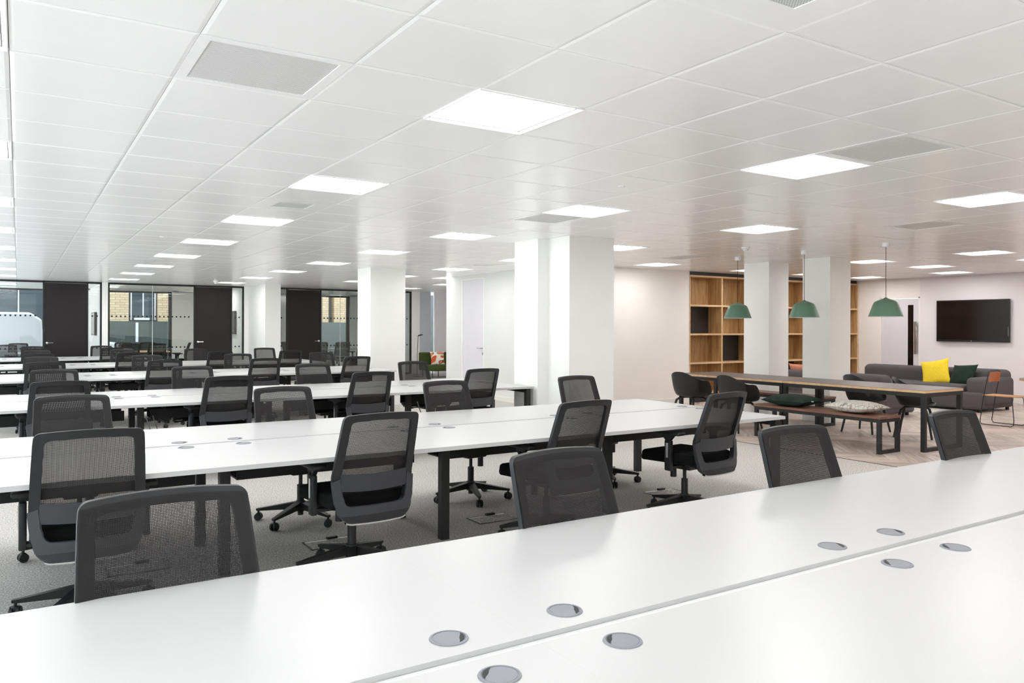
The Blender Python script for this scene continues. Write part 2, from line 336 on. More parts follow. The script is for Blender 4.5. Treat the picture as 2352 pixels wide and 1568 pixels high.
# ------------------------------------------------------------------ setting: floor, ceiling, walls
GX, GY, T = 0.5661, 3.6703, 0.6
def G(i, j): return GX + T * i, GY + T * j
XL, XR, YF, YB = -3.05, 16.25, -3.6, 10.8
b = MB(); b.box(XL - .12, 7.7, -3.7, 26.1, -0.05, 0.0); b.box(7.7, 12.2, 10.8, 26.1, -0.05, 0.0)
struct('floor', b, M['carpet'], 'grey flecked carpet under the desk rows', 'floor')
def herringbone():
    L, W = 0.9, 0.15; me = bpy.data.meshes.new('floor'); bm = bmesh.new(); uvl = bm.loops.layers.uv.new('UVMap')
    x0, x1, y0, y1 = 7.7, 16.3, -3.7, 10.85
    n = 0
    for a in range(-60, 60):
        for k in range(-14, 14):
            # classic herringbone lattice: pairs of planks stepped by W along the diagonal
            for o in (0, 1):
                if o == 0: px, py, lx, ly = a * W + k * 2 * L * 0 , a * W, L, W
                else: px, py, lx, ly = a * W + L, a * W - L + W, W, L
                px += k * (L); py -= k * (L)
                px += 0
                c45 = math.cos(R(45)); s45 = math.sin(R(45))
                q = []
                for (u, v) in ((0, 0), (lx, 0), (lx, ly), (0, ly)):
                    X = px + u * 0.998 + 0.001; Y = py + v * 0.998 + 0.001
                    q.append((X * c45 - Y * s45 + 12.0, X * s45 + Y * c45 + 3.6, 0))
                if all(p[0] < x0 for p in q) or all(p[0] > x1 for p in q) or all(p[1] < y0 for p in q) or all(p[1] > y1 for p in q): continue
                vs = [bm.verts.new(p) for p in q]; f = bm.faces.new(vs)
                uo = random.random() * 9
                uvs = ((0, 0), (L, 0), (L, W), (0, W)) if o == 0 else ((0, W), (0, 0), (L, 0), (L, W))
                for lp, t in zip(f.loops, uvs): lp[uvl].uv = (t[0] + uo, t[1] + uo * .37)
                n += 1
    for co, no in (((x0, 0, 0), (-1, 0, 0)), ((x1, 0, 0), (1, 0, 0)), ((0, y0, 0), (0, -1, 0)), ((0, y1, 0), (0, 1, 0))):
        bmesh.ops.bisect_plane(bm, geom=bm.verts[:] + bm.edges[:] + bm.faces[:], plane_co=co, plane_no=no, clear_outer=True)
    bmesh.ops.recalc_face_normals(bm, faces=bm.faces)
    for f in bm.faces:
        if f.normal.z < 0: f.normal_flip()
    bm.to_mesh(me); bm.free(); me.materials.append(M['planks'])
    o = bpy.data.objects.new('floor', me); COL.objects.link(o)
    return tag(o, 'grey brown herringbone plank floor of the lounge', 'floor', kind='structure')
herringbone()
b = MB(); b.box(7.7, 16.35, -3.7, 10.8, -0.06, -0.002); struct('floor', b, M['tray'], 'dark subfloor under the herringbone planks', 'floor')
b = MB(); b.box(7.69, 7.705, -3.6, 10.8, 0, 0.003); struct('trim_1', b, M['darkmetal'], 'thin dark strip between carpet and plank floor', 'trim')

# lights and vents in tiles (i, j)
LIGHTS = [(2, -1 + 4 * k) for k in range(8)] + [(6, -1 + 4 * k) for k in range(8)] + [(10, -1), (10, 3), (10, 7), (10, 11), (10, 15), (10, 19), (12, 19), (10, 23),
          (14, -1), (14, 10), (14, 23), (14, 27), (18, -1), (18, 3), (18, 6), (18, 10), (21, 3), (21, 6), (21, 10), (24, 3), (24, 7), (24, 10), (22, -1),
          (-2, -5), (-2, -1), (-2, 3), (-2, 7), (-2, 11), (-2, 15), (-2, 19), (-2, 23), (-2, 27), 
          (2, -5), (6, -5), (10, -5), (14, -5), (18, -5), (2, -9), (6, -9), (10, -9), (-2, -9),
          (2, 31), (2, 34), (6, 32), (10, 31), (-2, 31), (-2, 34), (14, 20)]
GRILLS = {(0, -1): 'full', (2, -4): 'half', (2, 5): 'half', (2, 12): 'half', (2, 17): 'half', (2, 21): 'half', (6, -2): 'full', (6, 4): 'full', (13, 8): 'full', (12, 1): 'full', (10, 13): 'half'}
def in_room(x, y):
    return x > XL and x < 16.3 and y > -3.65 and y < 26.0 and not (x > 12.0 and y > 10.8)
b = MB(); skip = set(LIGHTS) | set(GRILLS)
bv = MB()
i0, i1, j0, j1 = -11, 27, -13, 37
for i in range(i0, i1):
    for j in range(j0, j1):
        x, y = G(i, j)
        if not in_room(x + .3, y + .3) or (i, j) in skip: continue
        g, s_, h = 0.0012, 0.016, 0.0025
        a0, a1, c0, c1 = x + g, x + T - g, y + g, y + T - g
        z = CEIL
        vs = [(a0, c0, z + .012), (a1, c0, z + .012), (a1, c1, z + .012), (a0, c1, z + .012),
              (a0, c0, z + h), (a1, c0, z + h), (a1, c1, z + h), (a0, c1, z + h),
              (a0 + s_, c0 + s_, z), (a1 - s_, c0 + s_, z), (a1 - s_, c1 - s_, z), (a0 + s_, c1 - s_, z)]
        fs = [(8, 11, 10, 9)] + [(4 + k, 8 + k, 8 + (k + 1) % 4, 4 + (k + 1) % 4) for k in range(4)] + [(k, 4 + k, 4 + (k + 1) % 4, (k + 1) % 4) for k in range(4)]
        b.add(vs, fs)
b.cm = 1; b.box(XL - .15, 16.4, -3.75, 26.1, CEIL + .03, CEIL + .05)
struct('ceiling', b, [M['tile'], M['void']], 'white square metal ceiling tiles', 'ceiling')
b = MB(); b.box(XL - .15, 16.4, -3.75, 26.2, CEIL + .3, 5); b.box(XL - .15, 16.4, -3.75, 26.2, CEIL + .051, CEIL + .3); struct('wall_upper_storeys', b, M['facade'], 'unseen block added above the office to hold back skylight', 'wall')  # unseen mass added overhead to keep sky light off the street

def wallbox(name, x0, x1, y0, y1, label, m='wall', z0=0.0, z1=CEIL + .012):
    b = MB(); b.box(x0, x1, y0, y1, z0, z1); return struct(name, b, M[m], label, 'wall')
wallbox('wall_front', XL - .15, 16.4, -3.75, -3.6, 'white wall behind the camera')
wallbox('wall_back', 8.0, 10.86, 10.8, 10.95, 'cream wall left of the oak bookcase', 'wallwarm')
wallbox('wall_back_recess', 10.86, 16.3, 11.19, 11.3, 'wall closing the bookcase niche', 'wall')
wallbox('wall_niche', 10.83, 10.86, 10.95, 11.19, 'thin side of the bookcase niche', 'panel')
b = MB(); b.box(16.25, 16.4, -3.6, 9.36, 0, CEIL + .012); struct('wall_right', b, M['walllilac'], 'pale lilac wall behind the television', 'wall')
b = MB(); b.box(16.25, 16.4, 9.36, 11.3, 2.12, CEIL + .012); b.box(16.25, 16.4, 10.27, 11.3, 0, 2.12); struct('wall_right_end', b, M['wallwarm'], 'cream wall around the lounge door', 'wall')
# core wall with the white door, facing the desks
b = MB(); b.box(7.95, 8.07, 10.8, 13.66, 0, CEIL + .012); b.box(7.95, 8.07, 13.66, 14.58, 2.45, CEIL + .012); b.box(7.95, 8.07, 14.58, 15.3, 0, CEIL + .012)
struct('wall_core', b, M['wallcore'], 'white wall with the flush door beyond the desks', 'wall')
wallbox('wall_core_end', 8.07, 12.2, 15.18, 15.3, 'white wall closing the core toward the small lounge')
b = MB(); b.box(7.93, 7.95, 10.82, 13.62, 0, .09); b.box(8.0, 10.84, 10.785, 10.8, 0, .1)
struct('baseboard_core', b, M['skirting'], 'low white skirting along the white walls', 'baseboard')
b = MB(); b.box(16.232, 16.25, -3.6, 9.34, 0, .1); struct('baseboard_right', b, M['skirting'], 'low white skirting under the television wall', 'baseboard')
# columns
def column(x0, x1, y0, y1, label):
    b = MB(); b.box(x0, x1, y0, y1, 0, CEIL + .004); return struct('column', b, M['pillar'], label, 'column')
column(5.33, 5.50, 7.85, 8.38, 'narrow white pier attached behind the nearest column')
column(5.49, 6.17, 7.42, 8.36, 'wide white column beside the end of the third desk row')
column(5.40, 6.09, 13.38, 14.02, 'white column beyond the fourth desk row')
column(10.35, 10.84, 8.50, 9.02, 'left white column in front of the bookcase')
column(10.38, 10.89, 7.38, 7.87, 'right white column in front of the bookcase')
column(5.29, 5.68, 20.15, 21.86, 'white column against the glass office wall')
# left facade with windows
b = MB(); b.box(XL - .15, XL, -3.6, 26, 0, .12); b.box(XL - .15, XL, -3.6, 26, 2.49, CEIL + .012)
for k in range(8): b.box(XL - .15, XL, -3.6 + k * 4.2, -3.6 + k * 4.2 + .6, .12, 2.49)
struct('wall_left', b, M['wall'], 'white window wall on the left side of the office', 'wall')
for k in range(7):
    y0 = -3.0 + k * 4.2; y1 = min(y0 + 3.6, 26)
    if y1 - y0 < .5: continue
    e = empty('window_%d' % (k + 1), (XL - .08, (y0 + y1) / 2, .12), label='tall dark framed window in the left wall, number %s from the front' % ('first', 'second', 'third', 'fourth', 'fifth', 'sixth', 'seventh')[k], cat='window', kind='structure')
    hb = (y1 - y0) / 2; b = MB()
    for (p0, p1) in ((-hb, -hb + .05), (hb - .05, hb), (-.025, .025)): b.box(-.03, .03, p0, p1, 0, 2.37)
    b.box(-.03, .03, -hb, hb, 0, .05); b.box(-.03, .03, -hb, hb, 2.32, 2.37); b.build('window_frame', M['frameblack'], e)
    b = MB(); b.box(-.004, .004, -hb + .05, hb - .05, .05, 2.32); b.build('pane', M['extglass'], e)
# glass office front at Y = 21.9
YG = 21.9
def dots(b, x0, x1, y, zs=(1.688, .898)):
    n = int((x1 - x0) / 0.1)
    for z in zs:
        for k in range(n):
            x = x0 + .05 + k * .1; t = [(x + .0215 * math.cos(a), y, z + .0215 * math.sin(a)) for a in (2 * PI * q / 14 for q in range(14))]
            b.add(t, [tuple(range(14))])
def bay(x0, x1, label, joints=(), left=True, right=True):
    e = empty('glass_partition', (x0, YG, 0), label=label, cat='glass partition', kind='structure'); L = x1 - x0
    b = MB(); b.box(0, L, -.03, .03, CEIL - .045, CEIL + .004); b.box(0, L, -.03, .03, 0, .045)
    if left: b.box(0, .04, -.03, .03, .045, CEIL - .045)
    if right: b.box(L - .04, L, -.03, .03, .045, CEIL - .045)
    b.build('frame', M['frameblack'], e)
    b = MB(); b.box(.0 if not left else .04, L if not right else L - .04, -.005, .005, .045, CEIL - .045); b.build('pane', M['glass'], e)
    b = MB(); dots(b, .04, L - .03, -.0075); b.build('manifestation_dots', M['dot'], e)
    for jx in joints:
        b = MB(); b.box(jx - x0 - .005, jx - x0 + .005, -.007, .007, .045, CEIL - .045); b.build('glass_joint', M['white'], e)
    return e
bay(XL, .49, 'long glass partition left of the first black door', (-1.2,), True, False)
bay(1.45, 1.745, 'narrow glass strip right of the first black door', (), False, True)
bay(1.88, 3.89, 'wide glass partition between white post and second black door', (2.9,), True, False)
bay(4.86, 5.17, 'narrow glass strip right of the second black door', (), False, True)
bay(6.0, 6.33, 'narrow glass strip left of the third black door', (), False, False)
bay(7.33, 10.16, 'wide glass partition right of the third black door', (7.9,), False, True)
def blackdoor(n, x0, x1, hx, hdir, label):
    e = empty('door_%d' % n, (x0, YG, 0), label=label, cat='door', kind='structure'); L = x1 - x0
    b = MB(); b.rbox(.035, L - .035, -.03, .02, .012, CEIL - .05, .003, 1, smooth=False); b.build('door_leaf', M['doorblack'], e)
    b = MB(); b.box(0, .033, -.04, .03, 0, CEIL); b.box(L - .033, L, -.04, .03, 0, CEIL); b.box(0, L, -.04, .03, CEIL - .045, CEIL); b.build('door_frame', M['frameblack'], e)
    b = MB(); mx = Matrix.Translation((hx - x0, -.03, 1.03)) @ Matrix.Rotation(PI / 2, 4, 'X'); b.lathe([(.001, 0), (.027, 0), (.027, .01), (.012, .012), (.012, .045), (.001, .045)], 16, mx=mx)
    b.tube([(hx - x0, -.07, 1.03), (hx - x0 + hdir * .13, -.07, 1.03)], .009, 8); b.build('door_handle', M['chrome'], e)
blackdoor(1, .49, 1.45, .58, 1, 'tall black door between glass panels at far left')
blackdoor(2, 3.89, 4.86, 3.99, 1, 'tall black door in the middle of the glass front')
blackdoor(3, 6.33, 7.33, 7.25, -1, 'tall black door nearest the far white column')
wallbox('wall_post', 1.747, 1.878, YG - .05, YG + .05, 'white post between two glass partitions')
wallbox('wall_glass_infill', 5.172, 5.288, YG - .05, YG + .05, 'narrow grey wall beside the glass front column')
wallbox('wall_glass_infill', 5.66, 5.998, YG - .05, YG + .05, 'white wall bit right of the glass front column')
wallbox('wall_lounge_cream', 10.162, 10.43, YG - .05, YG + .05, 'cream wall at the right end of the glass front', 'wallwarm')
wallbox('wall_lounge_grey', 10.432, 10.80, YG - .05, YG + .05, 'blue grey wall beside the slim window', 'wallgrey')
wallbox('wall_lounge_lilac', 10.95, 12.15, YG - .05, YG + .05, 'lilac grey wall behind the green sofa', 'walllilac')
wallbox('wall_lounge_side', 12.08, 12.2, 15.3, 21.85, 'lilac side wall of the small lounge', 'walllilac')
e = empty('window_8', (10.875, YG, 0), label='slim tall window beside the green sofa', cat='window', kind='structure')
b = MB(); b.box(-.073, -.06, -.03, .03, 0, CEIL); b.box(.06, .073, -.03, .03, 0, CEIL); b.build('window_frame', M['white'], e)
b = MB(); b.box(-.06, .06, -.004, .004, 0, CEIL); b.build('pane', M['extglass'], e)
for k, x in enumerate((1.76, 5.18, 10.16)):
    wallbox('partition_wall', x, x + .11, YG + .055, 25.95, ('white wall between the first and second meeting rooms', 'white wall between the second and third meeting rooms', 'white wall right of the third meeting room')[k], 'wall')
# exterior wall Y = 26 with window openings
for k, (x0, x1) in enumerate([(XL - .15, XL + .1), (1.25, 1.93), (3.99, 7.86), (9.72, 12.2)]):
    wallbox('wall_exterior', x0, x1, 25.95, 26.2, ('white pier at the far left outer corner', 'white pier behind the first meeting room screen', 'wide white pier between the second and third rooms', 'white pier at the right of the third room')[k])
b = MB(); b.box(XL - .15, 12.2, 25.95, 26.2, 2.50, CEIL + .012); b.box(XL - .15, 12.2, 25.95, 26.2, 0, .3); struct('wall_exterior_band', b, M['wall'], 'white sill and lintel of the meeting room windows', 'wall')
for k, (x0, x1) in enumerate([(XL + .1, 1.25), (1.93, 3.99), (7.86, 9.72)]):
    e = empty('window_%d' % (9 + k), (x0, 26.08, .3), label=('wide street window of the first meeting room', 'street window of the second meeting room', 'street window of the third meeting room')[k], cat='window', kind='structure'); L = x1 - x0
    b = MB(); b.box(0, .05, -.05, .05, 0, 2.2); b.box(L - .09, L, -.05, .05, 0, 2.2); b.box(0, L, -.05, .05, 0, .05); b.box(0, L, -.05, .05, 2.15, 2.2)
    if L > 3: b.box(L / 2 - .03, L / 2 + .03, -.05, .05, .05, 2.15)
    b.build('window_frame', M['frameblack'], e)
    b = MB(); b.box(.05, L - .09, -.004, .004, .05, 2.15); b.build('pane', M['extglass'], e)
# white flush door in the core wall
e = empty('door_4', (7.95, 14.58, 0), label='flush pale door in the white wall beyond the desks', cat='door', kind='structure')
b = MB(); b.box(.02, .06, -.9, -.02, .006, 2.43); b.build('door_leaf', M['doorwhite'], e)
b = MB(); b.box(.0, .1, -.02, 0, 0, 2.45); b.box(0, .1, -.92, -.9, 0, 2.45); b.box(0, .1, -.92, 0, 2.43, 2.45); b.build('door_frame', M['wall'], e)
b = MB(); b.tube([(.02, -.84, 1.01), (-.03, -.84, 1.01), (-.03, -.70, 1.01)], .009, 8); b.box(.012, .022, -.86, -.83, .88, .92); b.build('door_handle', M['steel'], e)
# lounge door
e = empty('door_5', (16.25, 9.36, 0), label='white lounge door with dark vision strip and steel pull', cat='door', kind='structure')
b = MB(); b.box(.015, .06, .035, .88, .006, 2.09); b.build('door_leaf', M['doorwhite'], e)
b = MB(); b.box(0, .1, 0, .03, 0, 2.12); b.box(0, .1, .885, .91, 0, 2.12); b.box(0, .1, 0, .91, 2.095, 2.12); b.build('door_frame', M['wallwarm'], e)
b = MB(); b.box(.008, .018, .15, .27, .35, 1.95); b.build('vision_panel', M['tvblack'], e)
b = MB(); b.rbox(-.045, -.02, .055, .105, .89, 1.59, .005, 1); b.box(-.025, .016, .07, .09, .95, .97); b.box(-.025, .016, .07, .09, 1.5, 1.52); b.build('pull_handle', M['steel'], e)

# ------------------------------------------------------------------ ceiling lights, vents, detectors
def ordw(n): return ('first', 'second', 'third', 'fourth', 'fifth', 'sixth', 'seventh', 'eighth', 'ninth', 'tenth', 'eleventh', 'twelfth')[n]
LP = empty('ceiling_light', (0, 0, CEIL))
b = MB(); s_ = .006
vs = [];
for (q, z) in ((.002, .006), (.002, -.005), (.006, -.006), (.021, .004), (.021, .012)):
    vs += [(q, q, z), (.6 - q, q, z), (.6 - q, .6 - q, z), (q, .6 - q, z)]
b.add(vs, [(4 * r + k, 4 * r + (k + 1) % 4, 4 * r + 4 + (k + 1) % 4, 4 * r + 4 + k) for r in range(4) for k in range(4)])
b.build('frame', M['frame'], LP)
b = MB()
for (x0, x1, y0, y1) in ((.020, .580, .020, .027), (.020, .580, .573, .580), (.020, .027, .027, .573), (.573, .580, .027, .573)): b.box(x0, x1, y0, y1, .006, .013)
b.build('gasket', M['gasket'], LP)
b = MB(); b.box(.027, .573, .027, .573, .009, .013); b.build('diffuser', M['diffuser'], LP)
b = MB(); b.box(.006, .594, .006, .594, .0245, .028); b.build('housing', M['frame'], LP)
colw = {}
for (i, j) in sorted(LIGHTS): colw.setdefault(i, []).append(j)
cols = sorted(colw); first = True
cname = {-2: 'the line nearest the left windows', 2: 'the line over the left chairs', 6: 'the line over the rightmost chairs', 10: 'the line right of the desks',
         12: 'the green sofa entrance', 14: 'the line before the cream wall', 18: 'the line beyond the pendant lamps', 21: 'the line over the back sofa', 22: 'the round table', 24: 'the line before the television'}
for i in cols:
    for n, j in enumerate(colw[i]):
        x, y = G(i, j)
        if not in_room(x + .3, y + .3): continue
        o = LP if first else copy_tree(LP); first = False
        o.location = (x, y, CEIL)
        tag(o, 'square ceiling light, %s along %s' % (ordw(n), cname[i]), 'ceiling light', 'square ceiling light panels')
vl = {(0, -1): 'large square perforated grille nearest the camera at upper left', (2, -4): 'small grille cut off by the top edge of the photo', (2, 5): 'small grey grille between two lights of the left line',
      (2, 12): 'small grey grille just behind the fourth left light', (2, 17): 'thin grey grille further along the left light line', (2, 21): 'farthest grey grille along the left light line',
      (6, -2): 'large perforated tile beside the big right hand light', (6, 4): 'perforated tile left of the light above the nearest column', (13, 8): 'perforated tile before the cream wall', (12, 1): 'perforated tile above the communal table', (10, 13): 'small grille near the white core wall'}
for (i, j), kd in GRILLS.items():
    x, y = G(i, j); e = empty('ceiling_grille', (x, y, CEIL), label=vl[(i, j)], cat='ceiling grille', group='ceiling ventilation grilles')
    if kd == 'full': a, bb = .045, .555
    else: a, bb = .15, .45
    b = MB(); h = .0025
    for (x0, x1, y0, y1) in ((.0012, .5988, .0012, a), (.0012, .5988, bb, .5988), (.0012, a, a, bb), (bb, .5988, a, bb)): b.box(x0, x1, y0, y1, 0, .010)
    b.build('tile_border', M['tile'], e)
    b = MB(); b.box(a, bb, a, bb, .003, .010); b.build('perforated_face', M['grille'] if kd == 'full' else M['grillegrey'], e)
def detector(x, y, label, r=.05, h=.045):
    e = empty('smoke_detector' if h > .03 else 'ceiling_sensor', (x, y, CEIL), label=label, cat='smoke detector' if h > .03 else 'ceiling sensor')
    b = MB(); b.lathe([(.001, 0), (r, 0), (r, -h * .35), (r * .8, -h * .5), (.001, -h * .5)], 20); b.build('base', M['white'], e)
    if h > .03: b = MB(); b.lathe([(.001, -h * .5), (r * .62, -h * .5), (r * .6, -h), (.001, -h)], 20); b.build('sensor_head', M['frame'], e)
for (i, j, l, r_, h_) in [(12.8, 5.82, 'white smoke detector left of the nearest pendant lamps', .055, .05), (5.68, 26.5, 'white smoke detector before the second black door', .06, .07), (5.55, 1.55, 'small round sensor in the middle of the ceiling', .03, .012),
                  (13.55, 5.54, 'small round sensor beside the smoke detector', .03, .012), (19.26, 5.5, 'flat round sensor above the sofas', .05, .02), (1.5, 11.0, 'tiny sensor above the left desks', .03, .012)]:
    x, y = G(i, j); detector(x, y, l, r_, h_)

# ------------------------------------------------------------------ desks
MOD = 1.433
def desk_proto(half, name='bench_desk', end=False, grom=True, start=False):
    e = empty(name)
    for sgn, a in ((1, .025), (-1, .02)):
        b = MB(); y0, y1 = (a, half) if sgn > 0 else (-half, -a)
        b.box(.0001, MOD - .0001, y0, y1, .695, .72); b.build('desktop', M['desk'], e)
    for yy in (-.355, .355):
        b = MB(); b.box(0, MOD, yy - .025, yy + .025, .645, .6945); b.build('beam', M['blackmetal'], e)
        if not start: b = MB(); b.rbox(-.03, .03, yy - .03, yy + .03, 0.0, .645, .003, 1, smooth=False); b.build('leg', M['blackmetal'], e)
    if not start: b = MB(); b.box(-.02, .02, -.33, .33, .655, .692); b.build('cross_beam', M['blackmetal'], e)
    else:
        for yy in (-half + .055, half - .055):
            b = MB(); b.rbox(.03, .09, yy - .03, yy + .03, 0.0, .693, .003, 1, smooth=False); b.build('leg', M['blackmetal'], e)
        b = MB(); b.box(.035, .085, -half + .085, half - .085, .645, .692); b.build('cross_beam', M['blackmetal'], e)
    b = MB(); b.box(.0, MOD, -.0185, .0235, .698, .707); b.build('gap_strip', M['gapstrip'], e)  # pale strip added to catch light and brighten the gap between desktops
    b = MB(); b.box(.12, MOD - .12, -.14, .14, .50, .51); b.box(.12, MOD - .12, -.14, -.13, .51, .60); b.box(.12, MOD - .12, .13, .14, .51, .60)
    for xx in (.25, MOD - .25): b.box(xx - .01, xx + .01, -.14, .14, .60, .655)
    b.build('cable_tray', M['tray'], e)
    if end:
        for yy in (-half + .055, half - .055):
            b = MB(); b.rbox(MOD - .09, MOD - .03, yy - .03, yy + .03, 0.0, .693, .003, 1, smooth=False); b.build('leg', M['blackmetal'], e)
        b = MB(); b.box(MOD - .085, MOD - .035, -half + .085, half - .085, .645, .692); b.build('cross_beam', M['blackmetal'], e)
    if grom:
        for sx in (.1665, MOD - .1665):
            for yy, a in ((.115, -.5), (-.112, 2.4)):
                b = MB(); b.lathe([(.0005, .0022), (.0375, .0022), (.038, .0012), (.0395, .0012), (.040, .003), (.0455, .0022), (.0465, 0)], 32)
                g = b.build('grommet', M['grommet'], e, (sx, yy, .7202))
                b = MB(); pts = []
                for q in range(9):
                    t = a - .8 + 1.6 * q / 8; pts.append((.0365 * math.cos(t), .0365 * math.sin(t)))
                for q in range(9):
                    t = a + .8 - 1.6 * q / 8; k = .0365 - .012 * math.sin(PI * q / 8); pts.append((k * math.cos(t), k * math.sin(t)))
                b.prism(pts[:9] + pts[10:17], .0023, .0034); b.build('cable_slot', M['slot'], g)
    return e
ROWS = [(1.493, .85, 4), (5.09, .90, 4), (8.79, .89, 4), (12.91, .91, 4), (16.55, .90, 4), (20.15, .90, 2)]
rowname = ['nearest', 'second', 'third', 'fourth', 'fifth', 'farthest']
modname = ['left bay', 'middle left bay', 'middle right bay', 'right end bay']
X0 = 5.31 - 4 * MOD
protos = {}
for r_i, (yc, half, nm) in enumerate(ROWS):
    for m_i in range(nm):
        end = (m_i == nm - 1); key = (half, end, m_i == 0)
        if key not in protos: protos[key] = desk_proto(half, end=end, start=(m_i == 0)); o = protos[key]
        else: o = copy_tree(protos[key])
        o.location = (X0 + m_i * MOD, yc, 0)
        tag(o, 'white bench desk, %s of the %s desk row' % (modname[m_i] if nm == 4 or m_i < nm - 1 else 'right end bay', rowname[r_i]), 'desk', 'white bench desks in six rows')
# loose grey cables hanging under the desks
for n, (x, y) in enumerate([(1.05, 8.35), (1.12, 8.42), (.95, 12.4), (3.98, 8.4), (3.1, 12.5)]):
    b = MB(); b.tube([(x, y, .56), (x + .03, y - .02, .45), (x + .09, y - .03, .3), (x + .06, y - .02, .15), (x, y, .03), (x + .1, y + .02, .008), (x + .2, y + .05, .008)], .006, 6)
    tag(b.build('power_cable', M['cable']), 'grey power cable hanging from desk to floor, %s' % ('left under the third row', 'beside another cable under the third row', 'left under the fourth row', 'right under the third row', 'right under the fourth row')[n], 'cable', 'hanging desk cables')
# floor boxes
def floorbox(x, y, label):
    e = empty('floor_box', (x, y, 0), label=label, cat='floor box', group='floor power boxes in the carpet')
    b = MB(); w_, d_ = .165, .105
    for (x0, x1, y0, y1) in ((-w_, w_, -d_, -d_ + .012), (-w_, w_, d_ - .012, d_), (-w_, -w_ + .012, -d_, d_), (w_ - .012, w_, -d_, d_)): b.box(x0, x1, y0, y1, 0, .004)
    b.build('rim', M['darkmetal'], e)
    b = MB(); b.box(-w_ + .012, w_ - .012, -d_ + .012, d_ - .012, 0, .003); b.build('lid', M['carpet'], e)
    b = MB(); b.rbox(.0, .075, d_ - .03, d_ + .004, .003, .02, .004, 1); b.build('cable_flap', M['cblack'], e)
    b = MB(); b.box(-w_ + .012, w_ - .012, d_ - .03, d_ - .012, .003, .0042); b.build('trim_strip', M['frame'], e)
for x, y, l in [(1.76, 5.04, 'floor box behind the second chair of the second row'), (3.01, 5.04, 'floor box left of the standing desk leg, second row middle'), (4.77, 5.03, 'floor box under the right end of the second row'), (.60, 5.13, 'floor box seen through the nearest mesh chair')]:
    floorbox(x, y - .0, l)

# ------------------------------------------------------------------ office chair
def yb(z):
    return -.302 - (z - .60) * .345 if z >= .60 else -.302 - (.60 - z) * .06
def hw(z):
    return .226 + (.965 - z) * .05 if z > .6 else .2443 - (.6 - z) * .10
def loop(N, top, bot, dw, rt=.028, rb=.075):
    nc, ns = 8, N // 4 - 8; out = []
    def H(z): return hw(z) - dw
    def edge(p, q): return [(p[0] + (q[0] - p[0]) * (k + 1) / (ns + 1), p[1] + (q[1] - p[1]) * (k + 1) / (ns + 1)) for k in range(ns)]
    def arc(cx_, cz_, r, a0):
        return [(cx_ + r * math.cos(a0 + PI / 2 * k / (nc - 1)), cz_ + r * math.sin(a0 + PI / 2 * k / (nc - 1))) for k in range(nc)]
    c1 = arc(H(top) - rt, top - rt, rt, 0); c2 = arc(-H(top) + rt, top - rt, rt, PI / 2)
    c3 = arc(-H(bot) + rb, bot + rb, rb, PI); c4 = arc(H(bot) - rb, bot + rb, rb, 1.5 * PI)
    def side(p, q):
        r = []
        for k in range(ns):
            z = p[1] + (q[1] - p[1]) * (k + 1) / (ns + 1); r.append((math.copysign(H(z), p[0]), z))
        return r
    out = c1 + edge(c1[-1], c2[0]) + c2 + side(c2[-1], c3[0]) + c3 + edge(c3[-1], c4[0]) + c4 + side(c4[-1], c1[0])
    return [(x, z - (x * x * .22 if z > .85 else 0) - (0 if z > .5 else -x * x * .12)) for x, z in out]
def sheet_y(x, z, off=0.0): return yb(z) + .42 * x * x + off
